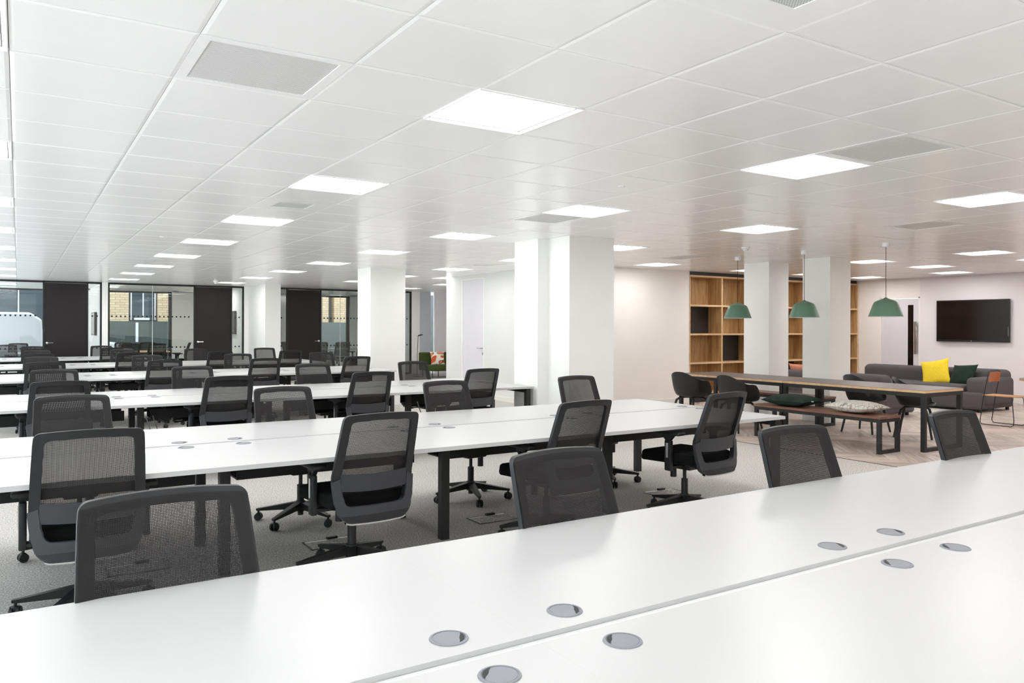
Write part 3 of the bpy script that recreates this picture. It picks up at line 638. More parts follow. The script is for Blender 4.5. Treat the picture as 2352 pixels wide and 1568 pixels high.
def chair_proto(full=True):
    e = empty('office_chair')
    N = 96; O = loop(N, .972, .362, 0); I = loop(N, .932, .440, .046, .02, .045)
    def th(z): return .014 if z > .6 else .014 + (.6 - z) * .09
    b = MB(); vs = []
    for (x, z) in O: vs.append((x, sheet_y(x, z, -th(z)), z))
    for (x, z) in I: vs.append((x, sheet_y(x, z, -th(z)), z))
    for (x, z) in I: vs.append((x, sheet_y(x, z, .010), z))
    for (x, z) in O: vs.append((x, sheet_y(x, z, .010), z))
    fs = []
    for k in range(N):
        q = (k + 1) % N
        for a in range(4):
            c = (a + 1) % 4; fs.append((a * N + k, a * N + q, c * N + q, c * N + k))
    b.add(vs, fs, True); b.build('back_frame', M['cframe'], e)
    # lower shell wrapping the frame
    ks = [k for k in range(N) if O[k][1] < .60]; O2 = loop(N, .975, .358, -.006, .028, .08); I2 = loop(N, .932, .446, .040, .02, .045)
    b = MB(); vs = []; n = len(ks)
    for L_, off in ((O2, -.004), (O2, -.034), (I2, -.034), (I2, -.004)):
        for k in ks: x, z = L_[k]; z = min(z, .605); vs.append((x, sheet_y(x, z, off if off > -.02 else off + .012 * (z - .36) / .24), z))
    fs = []
    for k in range(n - 1):
        for a in range(4):
            c = (a + 1) % 4; fs.append((a * n + k, a * n + k + 1, c * n + k + 1, c * n + k))
    fs += [(0, n, 2 * n, 3 * n), (n - 1, 4 * n - 1, 3 * n - 1, 2 * n - 1)]
    b.add(vs, fs, True); b.build('lower_shell', M['cshell'], e)
    # mesh sheet in front of the frame
    b = MB(); vs = []; fs = []; nx, nz = 14, 16; z0 = .60
    for j in range(nz + 1):
        for i in range(nx + 1):
            u = -1 + 2 * i / nx; z = z0 + (.957 - z0) * j / nz
            hx = (hw(z) - .006); z2 = z - (.957 and (u * hx) ** 2 * .22 * (j / nz))
            z2 -= .0
            vs.append((u * hx, sheet_y(u * hx, z2, .0125), z2))
    for j in range(nz):
        for i in range(nx): a = j * (nx + 1) + i; fs.append((a, a + 1, a + nx + 2, a + nx + 1))
    b.add(vs, fs, True); b.build('mesh_back', M['mesh'], e)
    # lumbar band
    b = MB(); vs = []; nx = 12
    for (z, off) in ((.525, -.004), (.62, -.002), (.62, -.012), (.525, -.014)):
        for i in range(nx + 1):
            x = -.2 + .4 * i / nx; vs.append((x, sheet_y(x, z, off - .004), z + x * x * .25))
    fs = [(a * (nx + 1) + i, a * (nx + 1) + i + 1, ((a + 1) % 4) * (nx + 1) + i + 1, ((a + 1) % 4) * (nx + 1) + i) for a in range(4) for i in range(nx)]
    b.add(vs, fs, True); b.build('lumbar_band', M['cshell'], e)
    # polished strip along the bottom
    b = MB(); pts = [O2[k] for k in range(N) if O2[k][1] < .378 and abs(O2[k][0]) < .2]; pts.sort()
    vs = []
    for (dz, off) in ((-.002, -.036), (-.002, -.006), (-.011, -.010), (-.011, -.034)):
        for (x, z) in pts: vs.append((x, sheet_y(x, z, off), z + dz))
    n = len(pts)
    fs = [(a * n + i, a * n + i + 1, ((a + 1) % 4) * n + i + 1, ((a + 1) % 4) * n + i) for a in range(4) for i in range(n - 1)]
    b.add(vs, fs, True); b.build('polished_trim', M['chrome'], e)
    # seat
    b = MB(); b.rbox(-.24, .24, -.268, .25, .42, .49, .032, 4); sx = b.build('seat', M['seat'], e)
    for v in sx.data.vertices:
        if v.co.y > .15: v.co.z -= (v.co.y - .15) ** 2 * 2.2
        v.co.z += .02 * (v.co.x / .245) ** 2 * (1 if v.co.z > .46 else 0)
    b = MB(); b.rbox(-.1, .1, -.13, .1, .355, .42, .015, 2); b.rbox(-.035, .035, -.33, -.10, .365, .40, .008, 1)
    b.tube([(.08, .02, .385), (.26, .05, .38)], .007, 8); b.rbox(.24, .29, .03, .07, .37, .39, .006, 1); b.cyl((-.05, .07), .024, .28, .36, 14)
    b.build('mechanism', M['cblack'], e)
    b = MB(); b.cyl((0, 0), .014, .2, .36, 14); b.cyl((0, 0), .026, .10, .27, 18); b.cyl((0, 0), .021, .045, .11, 14); b.build('gas_lift', M['cblack'], e)
    # arms
    for sg in (-1, 1):
        x = sg * .268
        a = MB(); a.rbox(x - .016, x + .018, -.095, -.035, .37, .60, .008, 2); a.rbox(min(sg * .10, x), max(sg * .10, x), -.09, -.04, .385, .405, .005, 1)
        a.rbox(x - .014, x + .014, -.087, -.043, .58, .625, .005, 1)
        a.add([(x + q * .014, y, z) for (y, z) in ((-.087, .60), (-.043, .60), (.0, .645), (-.13, .645)) for q in (-1, 1)], [(0, 1, 3, 2), (2, 3, 5, 4), (4, 5, 7, 6), (6, 7, 1, 0), (0, 2, 4, 6), (1, 7, 5, 3)])
        ar = a.build('armrest', M['cframe'], e)
        a = MB(); a.rbox(x - .045, x + .045, -.195, .065, .643, .669, .012, 3); a.build('arm_pad', M['cblack'], ar)
        a = MB(); a.box(x + sg * .0175, x + sg * .0195, -.076, -.054, .47, .58); a.build('arm_strip', M['chrome'], ar)
    # base
    b = MB(); b.lathe([(.001, .155), (.034, .15), (.042, .10), (.036, .075), (.001, .075)], 18)
    for k in range(5):
        t = 2 * PI * k / 5; mx = Matrix.Rotation(t, 4, 'Z')
        vs = [(.02, -.027, .145), (.02, .027, .145), (.02, -.02, .09), (.02, .02, .09), (.30, -.016, .092), (.30, .016, .092), (.30, -.011, .072), (.30, .011, .072), (.33, -.012, .088), (.33, .012, .088), (.33, -.008, .072), (.33, .008, .072)]
        vs = [tuple(mx @ Vector(v)) for v in vs]
        b.add(vs, [(0, 4, 5, 1), (2, 3, 7, 6), (0, 2, 6, 4), (1, 5, 7, 3), (4, 8, 9, 5), (6, 7, 11, 10), (4, 6, 10, 8), (5, 9, 11, 7), (8, 10, 11, 9), (0, 1, 3, 2)])
    base = b.build('base', M['cblack'], e)
    for k in range(5):
        t = 2 * PI * k / 5; b = MB(); px, py = .315 * math.cos(t), .315 * math.sin(t)
        b.cyl((0, 0), .008, .05, .085, 8)
        for sg in (-1, 1):
            mx = Matrix.Translation((.0, 0, .0285)) @ Matrix.Rotation(PI / 2, 4, 'X')
            b.lathe([(.001, sg * .006), (.024, sg * .006), (.028, sg * .009), (.028, sg * .021), (.024, sg * .025), (.001, sg * .025)], 18, mx=mx)
        b.rbox(-.016, .016, -.02, .02, .03, .058, .006, 1)
        b.build('caster', M['cblack'], base, (px, py, 0), (0, 0, t + .8 * k))
    return e
CH = chair_proto()
YT = .43    # distance of the top of the back behind the hub
chairs = []
colname = ['leftmost', 'second from left', 'third from left', 'rightmost']
def place_chair(xt, yt, side, ang, label, group='mesh office chairs along the desk rows'):
    o = CH if not chairs else copy_tree(CH)
    chairs.append(o)
    rz = R(ang) if side == 'N' else R(180 + ang)
    dy = Vector((0, YT, 0)); dy.rotate(Matrix.Rotation(rz, 3, 'Z'))
    o.location = (xt + dy.x, yt + dy.y, 0); o.rotation_euler = (0, 0, rz)
    for c in o.children:
        if c.name.startswith('base'): c.rotation_euler = (0, 0, random.random() * 2 * PI / 5 if len(chairs) > 9 else BASE.get(len(chairs), .2))
    tag(o, label, 'office chair', group)
BASE = {1: 2.2 + .35, 5: .3, 6: .55, 8: .3, 10: .1}
CHS = {('nearest', 'F'): [(.36, 2.46, 2), (1.755, 2.475, 4), (3.16, 2.475, -4), (4.52, 2.435, -1)],
       ('second', 'N'): [(.28, 4.05, -1), (1.70, 4.01, 3), (3.12, 4.0, 5), (4.42, 3.97, 6)],
       ('second', 'F'): [(.31, 6.14, 3), (1.75, 6.18, 3), (3.17, 6.15, 5), (4.60, 6.13, 3)],
       ('third', 'N'): [(.31, 7.75, 3), (1.71, 7.75, 4), (3.16, 7.74, 3), (4.50, 7.71, 6)],
       ('third', 'F'): [(.33, 9.86, 0), (1.73, 9.84, 2), (3.16, 9.80, 4), (4.58, 9.85, 4)],
       ('fourth', 'N'): [(.30, 11.86, 0), (1.74, 11.85, 3), (3.13, 11.85, 4), (4.58, 11.86, 4)],
       ('fourth', 'F'): [(.30, 14.02, -4), (1.78, 14.05, 0), (3.22, 14.05, -6), (4.70, 14.05, 0)],
       ('fifth', 'N'): [(.30, 15.5, 0), (1.70, 15.48, 4), (3.24, 15.48, 4), (4.58, 15.48, 2)],
       ('fifth', 'F'): [(.30, 17.68, -5), (1.78, 17.66, 3), (3.16, 17.6, 4), (4.60, 17.62, 0)],
       ('farthest', 'N'): [(.28, 19.09, -2), (1.73, 19.09, 0)],
       ('farthest', 'F'): [(.28, 21.20, 0), (1.68, 21.20, 0)]}
for (rn, sd), lst in CHS.items():
    for k, (x, y, a) in enumerate(lst):
        if len(lst) == 2: cn = ('left', 'right')[k]
        else: cn = colname[k]
        place_chair(x, y, sd, a, 'black mesh office chair at the %s side of the %s desk row, %s' % ('camera' if sd == 'N' else 'far', rn, cn))

# ------------------------------------------------------------------ meeting rooms
def meeting_table(x, y, lx, ly, label, m='oakedge', z=.74):
    e = empty('meeting_table', (x, y, 0), label=label, cat='table')
    b = MB(); b.rbox(-lx / 2, lx / 2, -ly / 2, ly / 2, z - .03, z, .003, 1, smooth=False); b.build('tabletop', M[m], e)
    for sx in (-1, 1):
        for sy in (-1, 1):
            b = MB(); b.box(sx * (lx / 2 - .1) - .025, sx * (lx / 2 - .1) + .025, sy * (ly / 2 - .1) - .025, sy * (ly / 2 - .1) + .025, 0, z - .03); b.build('leg', M['blackmetal'], e)
meeting_table(2.85, 24.2, 1.5, 1.0, 'light oak meeting table behind the wide glass partition')
meeting_table(8.6, 24.1, 2.2, 1.0, 'white meeting table in the third meeting room', 'desk')
meeting_table(-1.1, 24.1, 2.6, 1.0, 'white meeting table in the first meeting room', 'desk')
mg = 'office chairs inside the meeting rooms'
for (x, y, sd, a, l) in [(2.55, 23.35, 'N', 0, 'black office chair at the left of the oak meeting table'), (3.22, 23.35, 'N', 4, 'black office chair at the right front of the oak meeting table'), (4.22, 24.2, 'N', 86, 'black office chair at the right end of the oak meeting table'),
                      (2.55, 25.1, 'F', 0, 'black office chair behind the oak meeting table'), (3.2, 25.1, 'F', 0, 'black office chair at the back right of the oak meeting table'),
                      (7.75, 23.15, 'N', 0, 'dark office chair left of the third meeting room table'), (8.45, 23.15, 'N', -4, 'dark office chair at the front of the third meeting room table'), (9.2, 23.2, 'N', 6, 'dark office chair right of the third meeting room table'), (6.85, 23.9, 'N', -75, 'dark office chair turned sideways beside the third black door'),
                      (-.25, 23.15, 'N', 0, 'office chair behind the glass at the far left edge'), (.0, 25.1, 'F', 0, 'office chair behind the first meeting room table')]:
    place_chair(x, y, sd, a, l, mg)
def wall_screen(x, y, z, w_, h, face, label, name='wall_screen'):
    # face: -1 faces -X ; mounted on a wall plane at x
    e = empty(name, (x, y, z), label=label, cat='television')
    b = MB(); b.rbox(face * .06 if face < 0 else .0, .0 if face < 0 else face * .06, -w_ / 2, w_ / 2, -h / 2, h / 2, .004, 1, smooth=False); b.build('bezel', M['tvframe'], e)
    xs = face * .0612
    b = MB(); b.box(min(xs, face * .06), max(xs, face * .06), -w_ / 2 + .02, w_ / 2 - .02, -h / 2 + .04, h / 2 - .02); b.build('screen', M['tvblack'], e)
    return e
tv = wall_screen(16.232, 8.25, 1.60, 1.42, .85, -1, 'large black television on the lilac wall', 'television')
b = MB(); b.cyl((0, 0), .010, 0, .002, 14, mx=Matrix.Translation((-.0605, .0, -.405)) @ Matrix.Rotation(-PI / 2, 4, 'Y')); b.build('maker_mark', M['steel'], tv)
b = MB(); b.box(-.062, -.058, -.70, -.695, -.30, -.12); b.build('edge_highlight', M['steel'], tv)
wall_screen(1.755, 24.0, 1.5, 1.1, .62, -1, 'dark wall screen seen edge on in the first meeting room')
wall_screen(5.175, 23.3, 1.55, 1.1, .65, -1, 'dark wall screen seen edge on in the second meeting room')

# ------------------------------------------------------------------ small lounge with green sofa
e = empty('sofa', (10.6, 19.98, 0), label='olive green sofa with thin metal legs in the small lounge', cat='sofa')
b = MB(); b.rbox(-.9, .9, .24, .42, .20, .71, .03, 3); b.build('backrest', M['sofagreen'], e)
b = MB(); b.rbox(-.88, .9, -.36, .26, .20, .37, .035, 3); b.build('seat', M['sofagreen'], e)
for sx in (-.8, -.3, .8):
    for sy in (-.28, .34): b = MB(); b.tube([(sx, sy, 0), (sx, sy, .2)], .012, 8); b.build('leg', M['blackmetal'], e)
def own(tilt, wz, o): return (Matrix.Rotation(R(wz), 3, 'Z') @ Matrix.Rotation(R(tilt), 3, 'Y') @ Matrix.Rotation(R(o), 3, 'Z')).to_euler()
def pillow(name, sx, sy, sz, m, loc, rot, label, extra=None):
    n = 22; vs = []; fs = []
    for sgn in (1, -1):
        for j in range(n + 1):
            for i in range(n + 1):
                u = -1 + 2 * i / n; v = -1 + 2 * j / n
                pin = 1 - .10 * (1 - u * u) * (v * v) ** 2; pin2 = 1 - .10 * (1 - v * v) * (u * u) ** 2
                h = (max(0, 1 - abs(u) ** 2.4) * max(0, 1 - abs(v) ** 2.4)) ** .55
                wr = .035 * math.sin(u * 5 + v * 3.3) * h
                vs.append((u * sx / 2 * pin2, v * sy / 2 * pin, sgn * sz / 2 * (h + wr * sgn)))
    N1 = (n + 1) ** 2
    for s_i in range(2):
        for j in range(n):
            for i in range(n):
                a = s_i * N1 + j * (n + 1) + i; q = (a, a + 1, a + n + 2, a + n + 1); fs.append(q if s_i == 0 else q[::-1])
    b = MB(); b.add(vs, fs, True); o = b.build(name, M[m], None, loc, rot); tag(o, label, 'cushion')
    if extra:
        b = MB(); b.box(-.012, .012, -sy / 2 * .94 - .006, -sy / 2 * .88, -.004, .006); b.build('label_tab', M['white'], o)
    return o
pillow('cushion', .42, .42, .16, 'brush', (10.12, 20.02, .54), (R(72), 0, R(-12)), 'cream and orange brush print cushion on the green sofa')
e = empty('floor_lamp', (9.76, 20.62, 0), label='thin dark floor lamp behind the green sofa', cat='lamp')
b = MB(); b.lathe([(.001, 0), (.12, 0), (.12, .012), (.001, .015)], 24); b.build('base', M['darkmetal'], e)
b = MB(); b.tube([(0, 0, .012), (.01, 0, .6), (.03, 0, 1.17)], .008, 8); b.build('pole', M['darkmetal'], e)
b = MB(); b.lathe([(.001, .02), (.06, .018), (.085, .0), (.08, -.006), (.001, .0)], 24, mx=Matrix.Translation((.10, 0, 1.20)) @ Matrix.Rotation(R(-18), 4, 'Y')); b.build('lamp_shade', M['darkmetal'], e)

# ------------------------------------------------------------------ bookcase
e = empty('bookcase', (10.87, 10.8, 0), label='built in oak bookcase with square open cells', cat='bookcase')
P_, ncell, D_ = .89, 6, .36
zs = [.175, .755, 1.315, 1.875, 2.445]
for k in range(ncell + 1):
    x = k * P_; b = MB()
    b.cm = 0; b.box(x - .0165, x + .0165, .004, D_, .13, 2.462); b.cm = 1; b.box(x - .0168, x + .0168, 0, .004, .13, 2.462)
    b.build('side_panel' if k in (0, ncell) else 'divider', [M['oak'], M['oakedge']], e)
for z in zs:
    for k in range(ncell):
        b = MB(); b.cm = 0; b.box(k * P_ + .0165, (k + 1) * P_ - .0165, .004, D_, z - .0165, z + .0165); b.cm = 1; b.box(k * P_ + .0165, (k + 1) * P_ - .0165, 0, .004, z - .0168, z + .0168); b.build('shelf', [M['oak'], M['oakedge']], e)
b = MB(); b.box(.0165, ncell * P_ - .0165, D_, D_ + .012, .13, 2.46); b.build('back_panel', M['oak'], e)
b = MB(); b.box(-.0, ncell * P_, .03, .34, 0, .13); b.build('plinth', M['panel'], e)
b = MB(); b.box(-.0, ncell * P_, .03, .05, 2.462, CEIL); b.build('top_filler', M['panel'], e)
for (k, q) in ((0, 2), (1, 1), (3, 0), (4, 2)):
    b = MB(); b.box(k * P_ + .0165, (k + 1) * P_ - .0165, D_ - .006, D_, zs[q] + .0165, zs[q + 1] - .0165); b.build('dark_back_panel', M['panel'], e)

# ------------------------------------------------------------------ communal tables, benches
def ctable(y0, label):
    e = empty('communal_table', (9.28, y0 + 1.0, 0), label=label, cat='table', group='long communal tables set end to end')
    b = MB(); b.rbox(-.42, .42, -.999, .999, .717, .7205, .001, 1, smooth=False); b.build('tabletop', M['tabletop'], e)
    b = MB(); b.box(-.42, .42, -.999, .999, .688, .7168); b.build('edge_band', M['oakedge'], e)
    for yy in (-.97, .97):
        for sx in (-1, 1):
            b = MB(); b.box(sx * .39 - .025, sx * .39 + .025, yy - .025, yy + .025, 0, .688); b.build('leg', M['blackmetal'], e)
        b = MB(); b.box(-.365, .365, yy - .025, yy + .025, 0, .045); b.build('foot_rail', M['blackmetal'], e)
        b = MB(); b.box(-.365, .365, yy - .025, yy + .025, .64, .688); b.build('cross_beam', M['blackmetal'], e)
    for sx in (-1, 1): b = MB(); b.box(sx * .39 - .025, sx * .39 + .025, -.945, .945, .64, .688); b.build('side_rail', M['blackmetal'], e)
ctable(5.04, 'communal table with grey top and oak edge nearest the camera')
ctable(7.045, 'communal table with grey top and oak edge nearest the bookcase')
def bench(xc, w_, y0, y1, label):
    e = empty('bench', (xc, (y0 + y1) / 2, 0), label=label, cat='bench'); h = (y1 - y0) / 2
    b = MB(); b.rbox(-w_ / 2, w_ / 2, -h, h, .40, .43, .002, 1, smooth=False); b.build('seat', M['walnut'], e)
    for yy in (-h + .03, h - .03):
        for sx in (-1, 1): b = MB(); b.box(sx * (w_ / 2 - .03) - .022, sx * (w_ / 2 - .03) + .022, yy - .022, yy + .022, 0, .40); b.build('leg', M['blackmetal'], e)
        b = MB(); b.box(-w_ / 2 + .052, w_ / 2 - .052, yy - .022, yy + .022, 0, .04); b.build('foot_rail', M['blackmetal'], e)
        b = MB(); b.box(-w_ / 2 + .052, w_ / 2 - .052, yy - .022, yy + .022, .36, .40); b.build('cross_beam', M['blackmetal'], e)
    for sx in (-1, 1): b = MB(); b.box(sx * (w_ / 2 - .03) - .022, sx * (w_ / 2 - .03) + .022, -h + .052, h - .052, .36, .40); b.build('side_rail', M['blackmetal'], e)
bench(8.49, .42, 5.23, 7.05, 'walnut topped black bench with two cushions on it')
bench(10.03, .36, 7.15, 8.95, 'walnut topped black bench on the column side of the table')
pillow('cushion', .52, .62, .15, 'dgreen', (8.48, 6.58, .507), (0, 0, R(4)), 'dark green velvet cushion lying on the walnut bench', True)
pillow('cushion', .50, .58, .14, 'patterned', (8.48, 5.66, .503), (0, 0, R(-6)), 'pale grey crackle print cushion lying on the walnut bench', True)
# shell chairs
def shell_proto():
    e = empty('shell_chair'); nt_, nu = 48, 18; vs = []; fs = []
    def rim(t):      # t=0 front (+y), PI back
        a = abs(t) / PI
        if a < .22: return .455 + .01 * a
        if a < .5: k = (a - .22) / .28; k = k * k * (3 - 2 * k); return .457 + k * (.665 - .457)
        k = (a - .5) / .5; k = k * k * (3 - 2 * k); return .665 + k * .125
    for layer in (0, 1):
        for j in range(nu + 1):
            u = j / nu
            for i in range(nt_):
                t = -PI + 2 * PI * i / nt_; z1 = rim(t) - .42
                g = math.sin(min(1, u * 1.25) * PI / 2) ** .9 if u < .8 else 1.0
                fl = 1 + .10 * max(0, u - .6) / .4 * (1 if abs(t) > .8 else .3)
                rx, ry = .255 * g * fl, (.235 if abs(t) < PI / 2 else .225) * g * fl
                n = 2.6
                cx_, sy_ = math.sin(t), math.cos(t)
                x = rx * math.copysign(abs(cx_) ** (2 / n), cx_); y = ry * math.copysign(abs(sy_) ** (2 / n), sy_)
                hz = (max(0, u - .42) / .58) ** 1.7 * z1 if z1 > .06 else u ** 3 * z1
                z = .42 + hz; y -= .10 * max(0, (z - .5)) if sy_ < 0 else 0
                o = .009 * layer
                vs.append((x * (1 + (-.03) * layer), y * (1 - .03 * layer), z + o * (1 if u < .7 else (1 - (u - .7) / .3))))
    N1 = (nu + 1) * nt_
    for l in (0, 1):
        for j in range(nu):
            for i in range(nt_):
                q = (l * N1 + j * nt_ + i, l * N1 + j * nt_ + (i + 1) % nt_, l * N1 + (j + 1) * nt_ + (i + 1) % nt_, l * N1 + (j + 1) * nt_ + i); fs.append(q if l else q[::-1])
    for i in range(nt_): fs.append((nu * nt_ + i, nu * nt_ + (i + 1) % nt_, N1 + nu * nt_ + (i + 1) % nt_, N1 + nu * nt_ + i))
    b = MB(); b.add(vs, fs, True); b.build('shell', M['shell'], e)
    for sx in (-1, 1):
        for sy in (-1, 1):
            b = MB(); b.tube([(sx * .03, sy * .03, .405), (sx * .12, sy * .11, .40), (sx * .165, sy * .15, .36), (sx * .205, sy * .195, .18), (sx * .235, sy * .225, 0)], .016, 8, rs=[.015, .017, .018, .016, .013]); b.build('leg', M['blackwood'], e)
    b = MB(); b.rbox(-.09, .09, -.09, .09, .395, .418, .006, 1); b.build('seat_mount', M['blackmetal'], e)
    return e
SH = shell_proto(); first = True
for (x, y, rz, l) in [(8.52, 8.42, -88, 'black shell chair at the bookcase end of the communal tables'), (8.50, 7.50, -95, 'black shell chair between the bookcase end chair and the cushioned bench'),
                      (9.95, 6.50, 184, 'black shell chair across the table, beside the right column'), (10.07, 5.86, 203, 'black shell chair across the table, in front of the grey sofa')]:
    o = SH if first else copy_tree(SH); first = False
    o.location = (x, y, 0); o.rotation_euler = (0, 0, R(rz)); tag(o, l, 'chair', 'black shell chairs round the communal tables')
# pendants
def pend_proto():
    e = empty('pendant_lamp')
    b = MB(); b.lathe([(.001, 0), (.045, 0), (.045, -.05), (.038, -.055), (.001, -.055)], 20); b.build('canopy', M['white'], e)
    b = MB(); b.tube([(0, 0, -.05), (0, 0, -.70)], .0035, 6); b.build('cord', M['slot'], e)
    b = MB(); z = -.70
    b.lathe([(.012, z + .008), (.02, z - .002), (.07, z - .020), (.112, z - .037), (.133, z - .050), (.146, z - .068), (.156, z - .094), (.180, z - .160), (.207, z - .235)], 48)
    s1 = b.build('lamp_shade', M['green'], e)
    b = MB(); b.lathe([(.205, z - .236), (.177, z - .160), (.153, z - .096), (.142, z - .070), (.130, z - .054), (.110, z - .041), (.07, z - .025), (.001, z - .012)], 48); b.lathe([(.205, z - .235), (.205, z - .239), (.202, z - .239), (.202, z - .235)], 40)
    b.build('shade_lining', M['lampin'], s1)
    return e
PD = pend_proto(); first = True
for y, l in ((8.21, 'green pendant lamp farthest from the camera, before the bookcase'), (7.01, 'middle green pendant lamp, before the right column'), (5.79, 'green pendant lamp nearest the television')):
    o = PD if first else copy_tree(PD); first = False
    o.location = (9.28, y, CEIL); tag(o, l, 'pendant lamp', 'green pendant lamps over the communal tables')
# big sofas
e = empty('sofa', (14.4, 8.2, 0), label='long dark grey wool sofa facing the desks under the television', cat='sofa')
b = MB(); b.rbox(-.6, .55, -1.32, 1.38, .05, .34, .05, 3); b.build('seat_base', M['sofagrey'], e)
b = MB(); b.rbox(.18, .56, -1.30, 1.40, .30, .715, .10, 5); b.build('backrest', M['sofagrey'], e)
b = MB(); b.rbox(-.61, .25, -.98, .05, .28, .45, .06, 4); b.build('seat_cushion', M['sofagrey'], e)
b = MB(); b.rbox(-.61, .25, .06, 1.2, .28, .45, .06, 4); b.build('seat_cushion', M['sofagrey'], e)
b = MB(); b.rbox(-.5, .5, -1.36, -1.0, .10, .59, .08, 4); b.build('armrest', M['sofagrey'], e)
for sx in (-.5, .45):
    for sy in (-1.25, 1.3): b = MB(); b.cyl((sx, sy), .03, 0, .06, 10); b.build('foot', M['blackmetal'], e)
e = empty('sofa', (12.05, 8.55, 0), label='dark grey sofa with its back to the communal tables', cat='sofa')
b = MB(); b.rbox(-.45, .5, -1.25, 1.25, .05, .36, .05, 3); b.build('seat_base', M['sofagrey'], e)
b = MB(); b.rbox(-.46, -.12, -1.24, 1.24, .30, .69, .09, 5); b.build('backrest', M['sofagrey'], e)
b = MB(); b.rbox(-.15, .5, -1.0, 1.0, .30, .44, .05, 4); b.build('seat_cushion', M['sofagrey'], e)
b = MB(); b.rbox(-.40, .5, -1.27, -.98, .10, .56, .08, 4); b.build('armrest', M['sofagrey'], e)
for sx in (-.38, .42):
    for sy in (-1.15, 1.15): b = MB(); b.cyl((sx, sy), .03, 0, .06, 10); b.build('foot', M['blackmetal'], e)
pillow('cushion', .50, .50, .15, 'yellow', (14.38, 7.98, .63), own(-66, 8, 13), 'bright yellow cushion on the dark grey sofa')
pillow('cushion', .44, .46, .15, 'dgreen', (14.42, 7.50, .60), own(-58, -8, 5), 'dark green cushion beside the yellow one')
pillow('cushion', .44, .44, .14, 'coral', (11.98, 9.1, .60), (0, R(66), 0), 'coral cushion peeking over the sofa back between the columns')
# wire chair with plywood seat
e = empty('wire_chair', (12.38, 5.86, 0), R(180), label='black wire frame chair with orange plywood seat and back', cat='chair')
for sx in (-1, 1):
    x = sx * .175
    b = MB(); b.tube([(x * .92, -.115, .80), (x * .98, -.118, .77), (x, -.145, .62), (x, -.185, .42), (x * 1.0, -.235, .05), (x, -.215, .012), (x, -.17, .01), (x, .20, .01), (x, .235, .03), (x, .24, .10), (x * .98, .215, .40), (x * .9, .19, .43), (x * .5, .18, .435)], .0065, 8); b.build('side_frame', M['blackmetal'], e)
b = MB(); b.tube([(-.161, -.115, .80), (-.12, -.12, .812), (.12, -.12, .812), (.161, -.115, .80)], .0065, 8); b.tube([(-.175, -.186, .428), (.175, -.186, .428)], .0065, 8); b.build('top_rail', M['blackmetal'], e)
b = MB(); b.rbox(-.165, .165, -.21, .30, .436, .450, .005, 2); b.build('seat', M['plyseat'], e)
b = MB(); vs = []; n = 10
for (z, o_) in ((.645, 0), (.79, -.03), (.79, -.042), (.645, -.012)):
    for k in range(n + 1): x = -.155 + .31 * k / n; vs.append((x, -.128 - o_ * .8 - .02 * (1 - (x / .155) ** 2), z))
b.add(vs, [(a * (n + 1) + i, a * (n + 1) + i + 1, ((a + 1) % 4) * (n + 1) + i + 1, ((a + 1) % 4) * (n + 1) + i) for a in range(4) for i in range(n)] + [(0, n + 1, 2 * (n + 1), 3 * (n + 1)), (n, 4 * n + 3, 3 * n + 2, 2 * n + 1)], True); b.build('backrest', M['plyorange'], e)
e = empty('round_table', (12.80, 5.36, 0), label='round pedestal table cut off at the right edge of the photo', cat='table')
b = MB(); b.lathe([(.001, .70), (.42, .70), (.42, .70), (.42, .695), (.001, .695)], 40); b.build('tabletop', M['tabletop'], e)
b = MB(); b.lathe([(.001, .6945), (.421, .6945), (.421, .6945), (.421, .672), (.41, .670), (.001, .670)], 40); b.build('edge_band', M['oakedge'], e)
b = MB(); b.cyl((0, 0), .03, .02, .67, 16); b.build('pedestal', M['blackmetal'], e)
b = MB(); b.lathe([(.001, .025), (.05, .022), (.235, .012), (.24, 0), (.001, 0)], 32); b.build('base', M['blackmetal'], e)
b = MB(); b.rbox(12.9, 13.95, 7.3, 9.6, .0, .012, .004, 1, smooth=False); tag(b.build('rug', M['patterned']), 'pale patterned rug in front of the dark grey sofa', 'rug')

# ------------------------------------------------------------------ street outside
b = MB(); b.box(-30, 45, 26.2, 27.4, -.2, -.05); tag(b.build('pavement', M['pave']), 'pale pavement outside the windows', 'pavement', kind='structure')
b = MB(); b.box(-30, 45, 27.4, 60, -.3, -.12); tag(b.build('road', M['road']), 'asphalt street outside the windows', 'road', kind='structure')
e = empty('building', (0, 33, -.12), label='buff brick office building across the street', cat='building')
YB2 = 0
b = MB(); b.box(-25, 40, .6, 8, 0, 12); b.build('wall', M['facade'], e)
def ratio(px):
    t = YAW + math.atan((px - 1190.5) / FPX); return math.tan(t)
piers = [(ratio(240) * 33, ratio(297) * 33), (ratio(365) * 33, ratio(391) * 33), (ratio(745) * 33, ratio(758) * 33), (ratio(771) * 33, ratio(800) * 33), (5.6, 6.6), (7.6, 8.6), (14.2, 15.2), (17, 18), (-4.4, -3.4), (-9, -8), (-14, -13)]
for x0, x1 in piers: b = MB(); b.box(x0, x1, .2, .6, 1.75, 12); b.build('brick_pier', M['brick'], e)
b = MB(); b.box(-25, 40, .1, .6, 0, 1.75); b.build('stone_plinth', M['plinthstone'], e)
for k, (x0, x1) in enumerate([(-3.2, -1.2), (-1.0, 1.0), (1.1, 2.5), (3.65, 4.55), (5.1, 5.55), (6.7, 7.5), (8.7, 9.6), (9.8, 10.9)]):
    b = MB(); b.box(x0, x1, .5, .6, 1.8, 3.9); f_ = b.build('window', M['facadeglass'], e)
    b = MB(); b.box(x0, x0 + .05, .46, .5, 1.8, 3.9); b.box(x1 - .05, x1, .46, .5, 1.8, 3.9); b.box((x0 + x1) / 2 - .02, (x0 + x1) / 2 + .02, .46, .5, 1.8, 3.9); b.box(x0, x1, .46, .5, 2.9, 2.95); b.build('glazing_bar', M['frame'], f_)
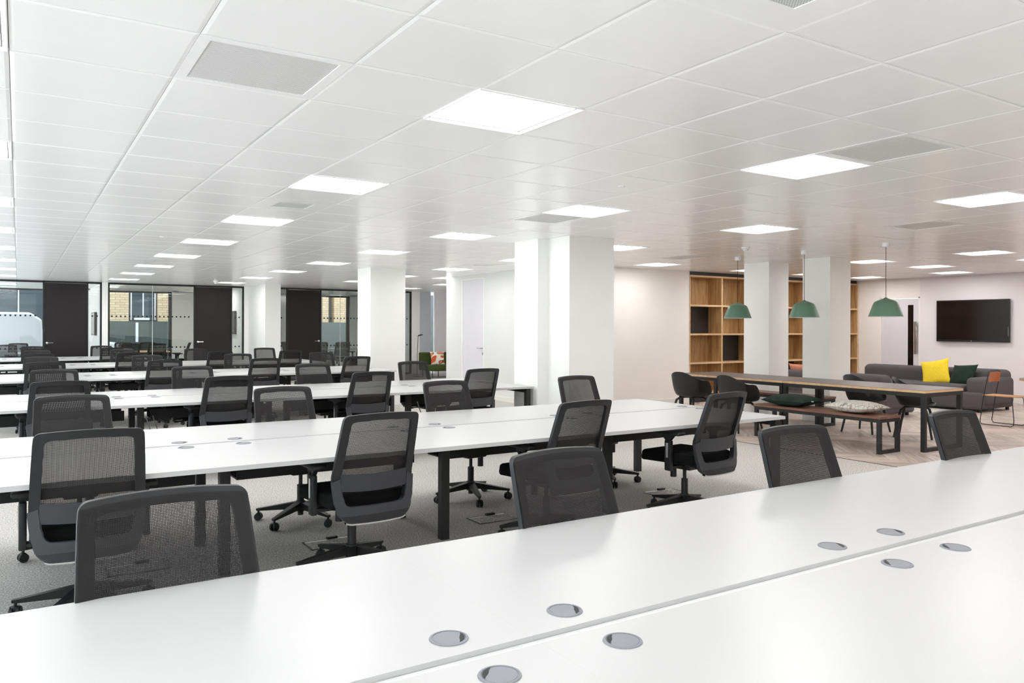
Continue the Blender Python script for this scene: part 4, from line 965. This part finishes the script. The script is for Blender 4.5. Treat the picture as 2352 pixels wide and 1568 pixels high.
b = MB(); b.box(ratio(310) * 33, ratio(344) * 33, .05, .3, 1.80, 1.88); b.box(ratio(312) * 33, ratio(318) * 33, .02, .10, .95, 1.70); b.build('sign_board', M['white'], e)
def vehicle(name, prof, width, mats, label, loc, windows, wheels, length_off=0, extra=()):
    e = empty(name, loc, label=label, cat=name)
    b = MB(); b.prism(prof, 0, width, f=lambda a, c, d: (a, d, c)); bd = b.build('body', M[mats], e)
    m_ = bd.modifiers.new('bevel', 'BEVEL'); m_.width = .08; m_.segments = 4; m_.limit_method = 'ANGLE'; m_.angle_limit = R(20)
    for wp in windows:
        b = MB(); b.prism(wp, -.008, .02, f=lambda a, c, d: (a, d, c)); b.build('window', M['carglass'], e)
    for wx in wheels:
        for yy in (.02, width - .22):
            b = MB(); b.lathe([(.001, 0), (.2, 0), (.32, .02), (.33, .05), (.33, .17), (.32, .2), (.001, .2)], 28, mx=Matrix.Translation((wx, yy + .2 - .02, .33)) @ Matrix.Rotation(PI / 2, 4, 'X')); b.build('wheel', M['tyre'], e)
    for (nm, poly, m2) in extra:
        b = MB(); b.prism(poly, -.012, .02, f=lambda a, c, d: (a, d, c)); b.build(nm, M[m2], e)
    return e
vehicle('van', [(0, .3), (4.9, .3), (4.95, .8), (4.9, 1.75), (4.6, 1.97), (.9, 1.97), (.2, 1.55), (-.35, 1.1), (-.6, .95), (-.62, .4)], 1.9, 'vanwhite', 'white panel van with a red stripe outside the left window', (-4.3, 27.7, -.12), [[(.45, 1.15), (1.2, 1.15), (1.2, 1.65), (.85, 1.65)]], (.45, 4.0),
        extra=[('red_stripe', [(.0, .75), (1.9, .75), (1.7, 1.05), (.1, 1.0)], 'vanred')])
vehicle('car', [(0, .3), (4.1, .3), (4.12, .75), (3.95, .95), (3.2, 1.05), (2.5, 1.42), (1.0, 1.45), (.25, 1.08), (.0, .95), (-.05, .5)][::1], 1.75, 'vanwhite', 'white car parked outside the second meeting room', (-.85, 30.2, -.12), [[(.5, 1.02), (2.75, 1.02), (2.42, 1.34), (1.05, 1.37)]], (.75, 3.3),
        extra=[('tail_lamp', [(3.75, .82), (4.05, .78), (4.0, .92), (3.8, .95)], 'redlamp')])
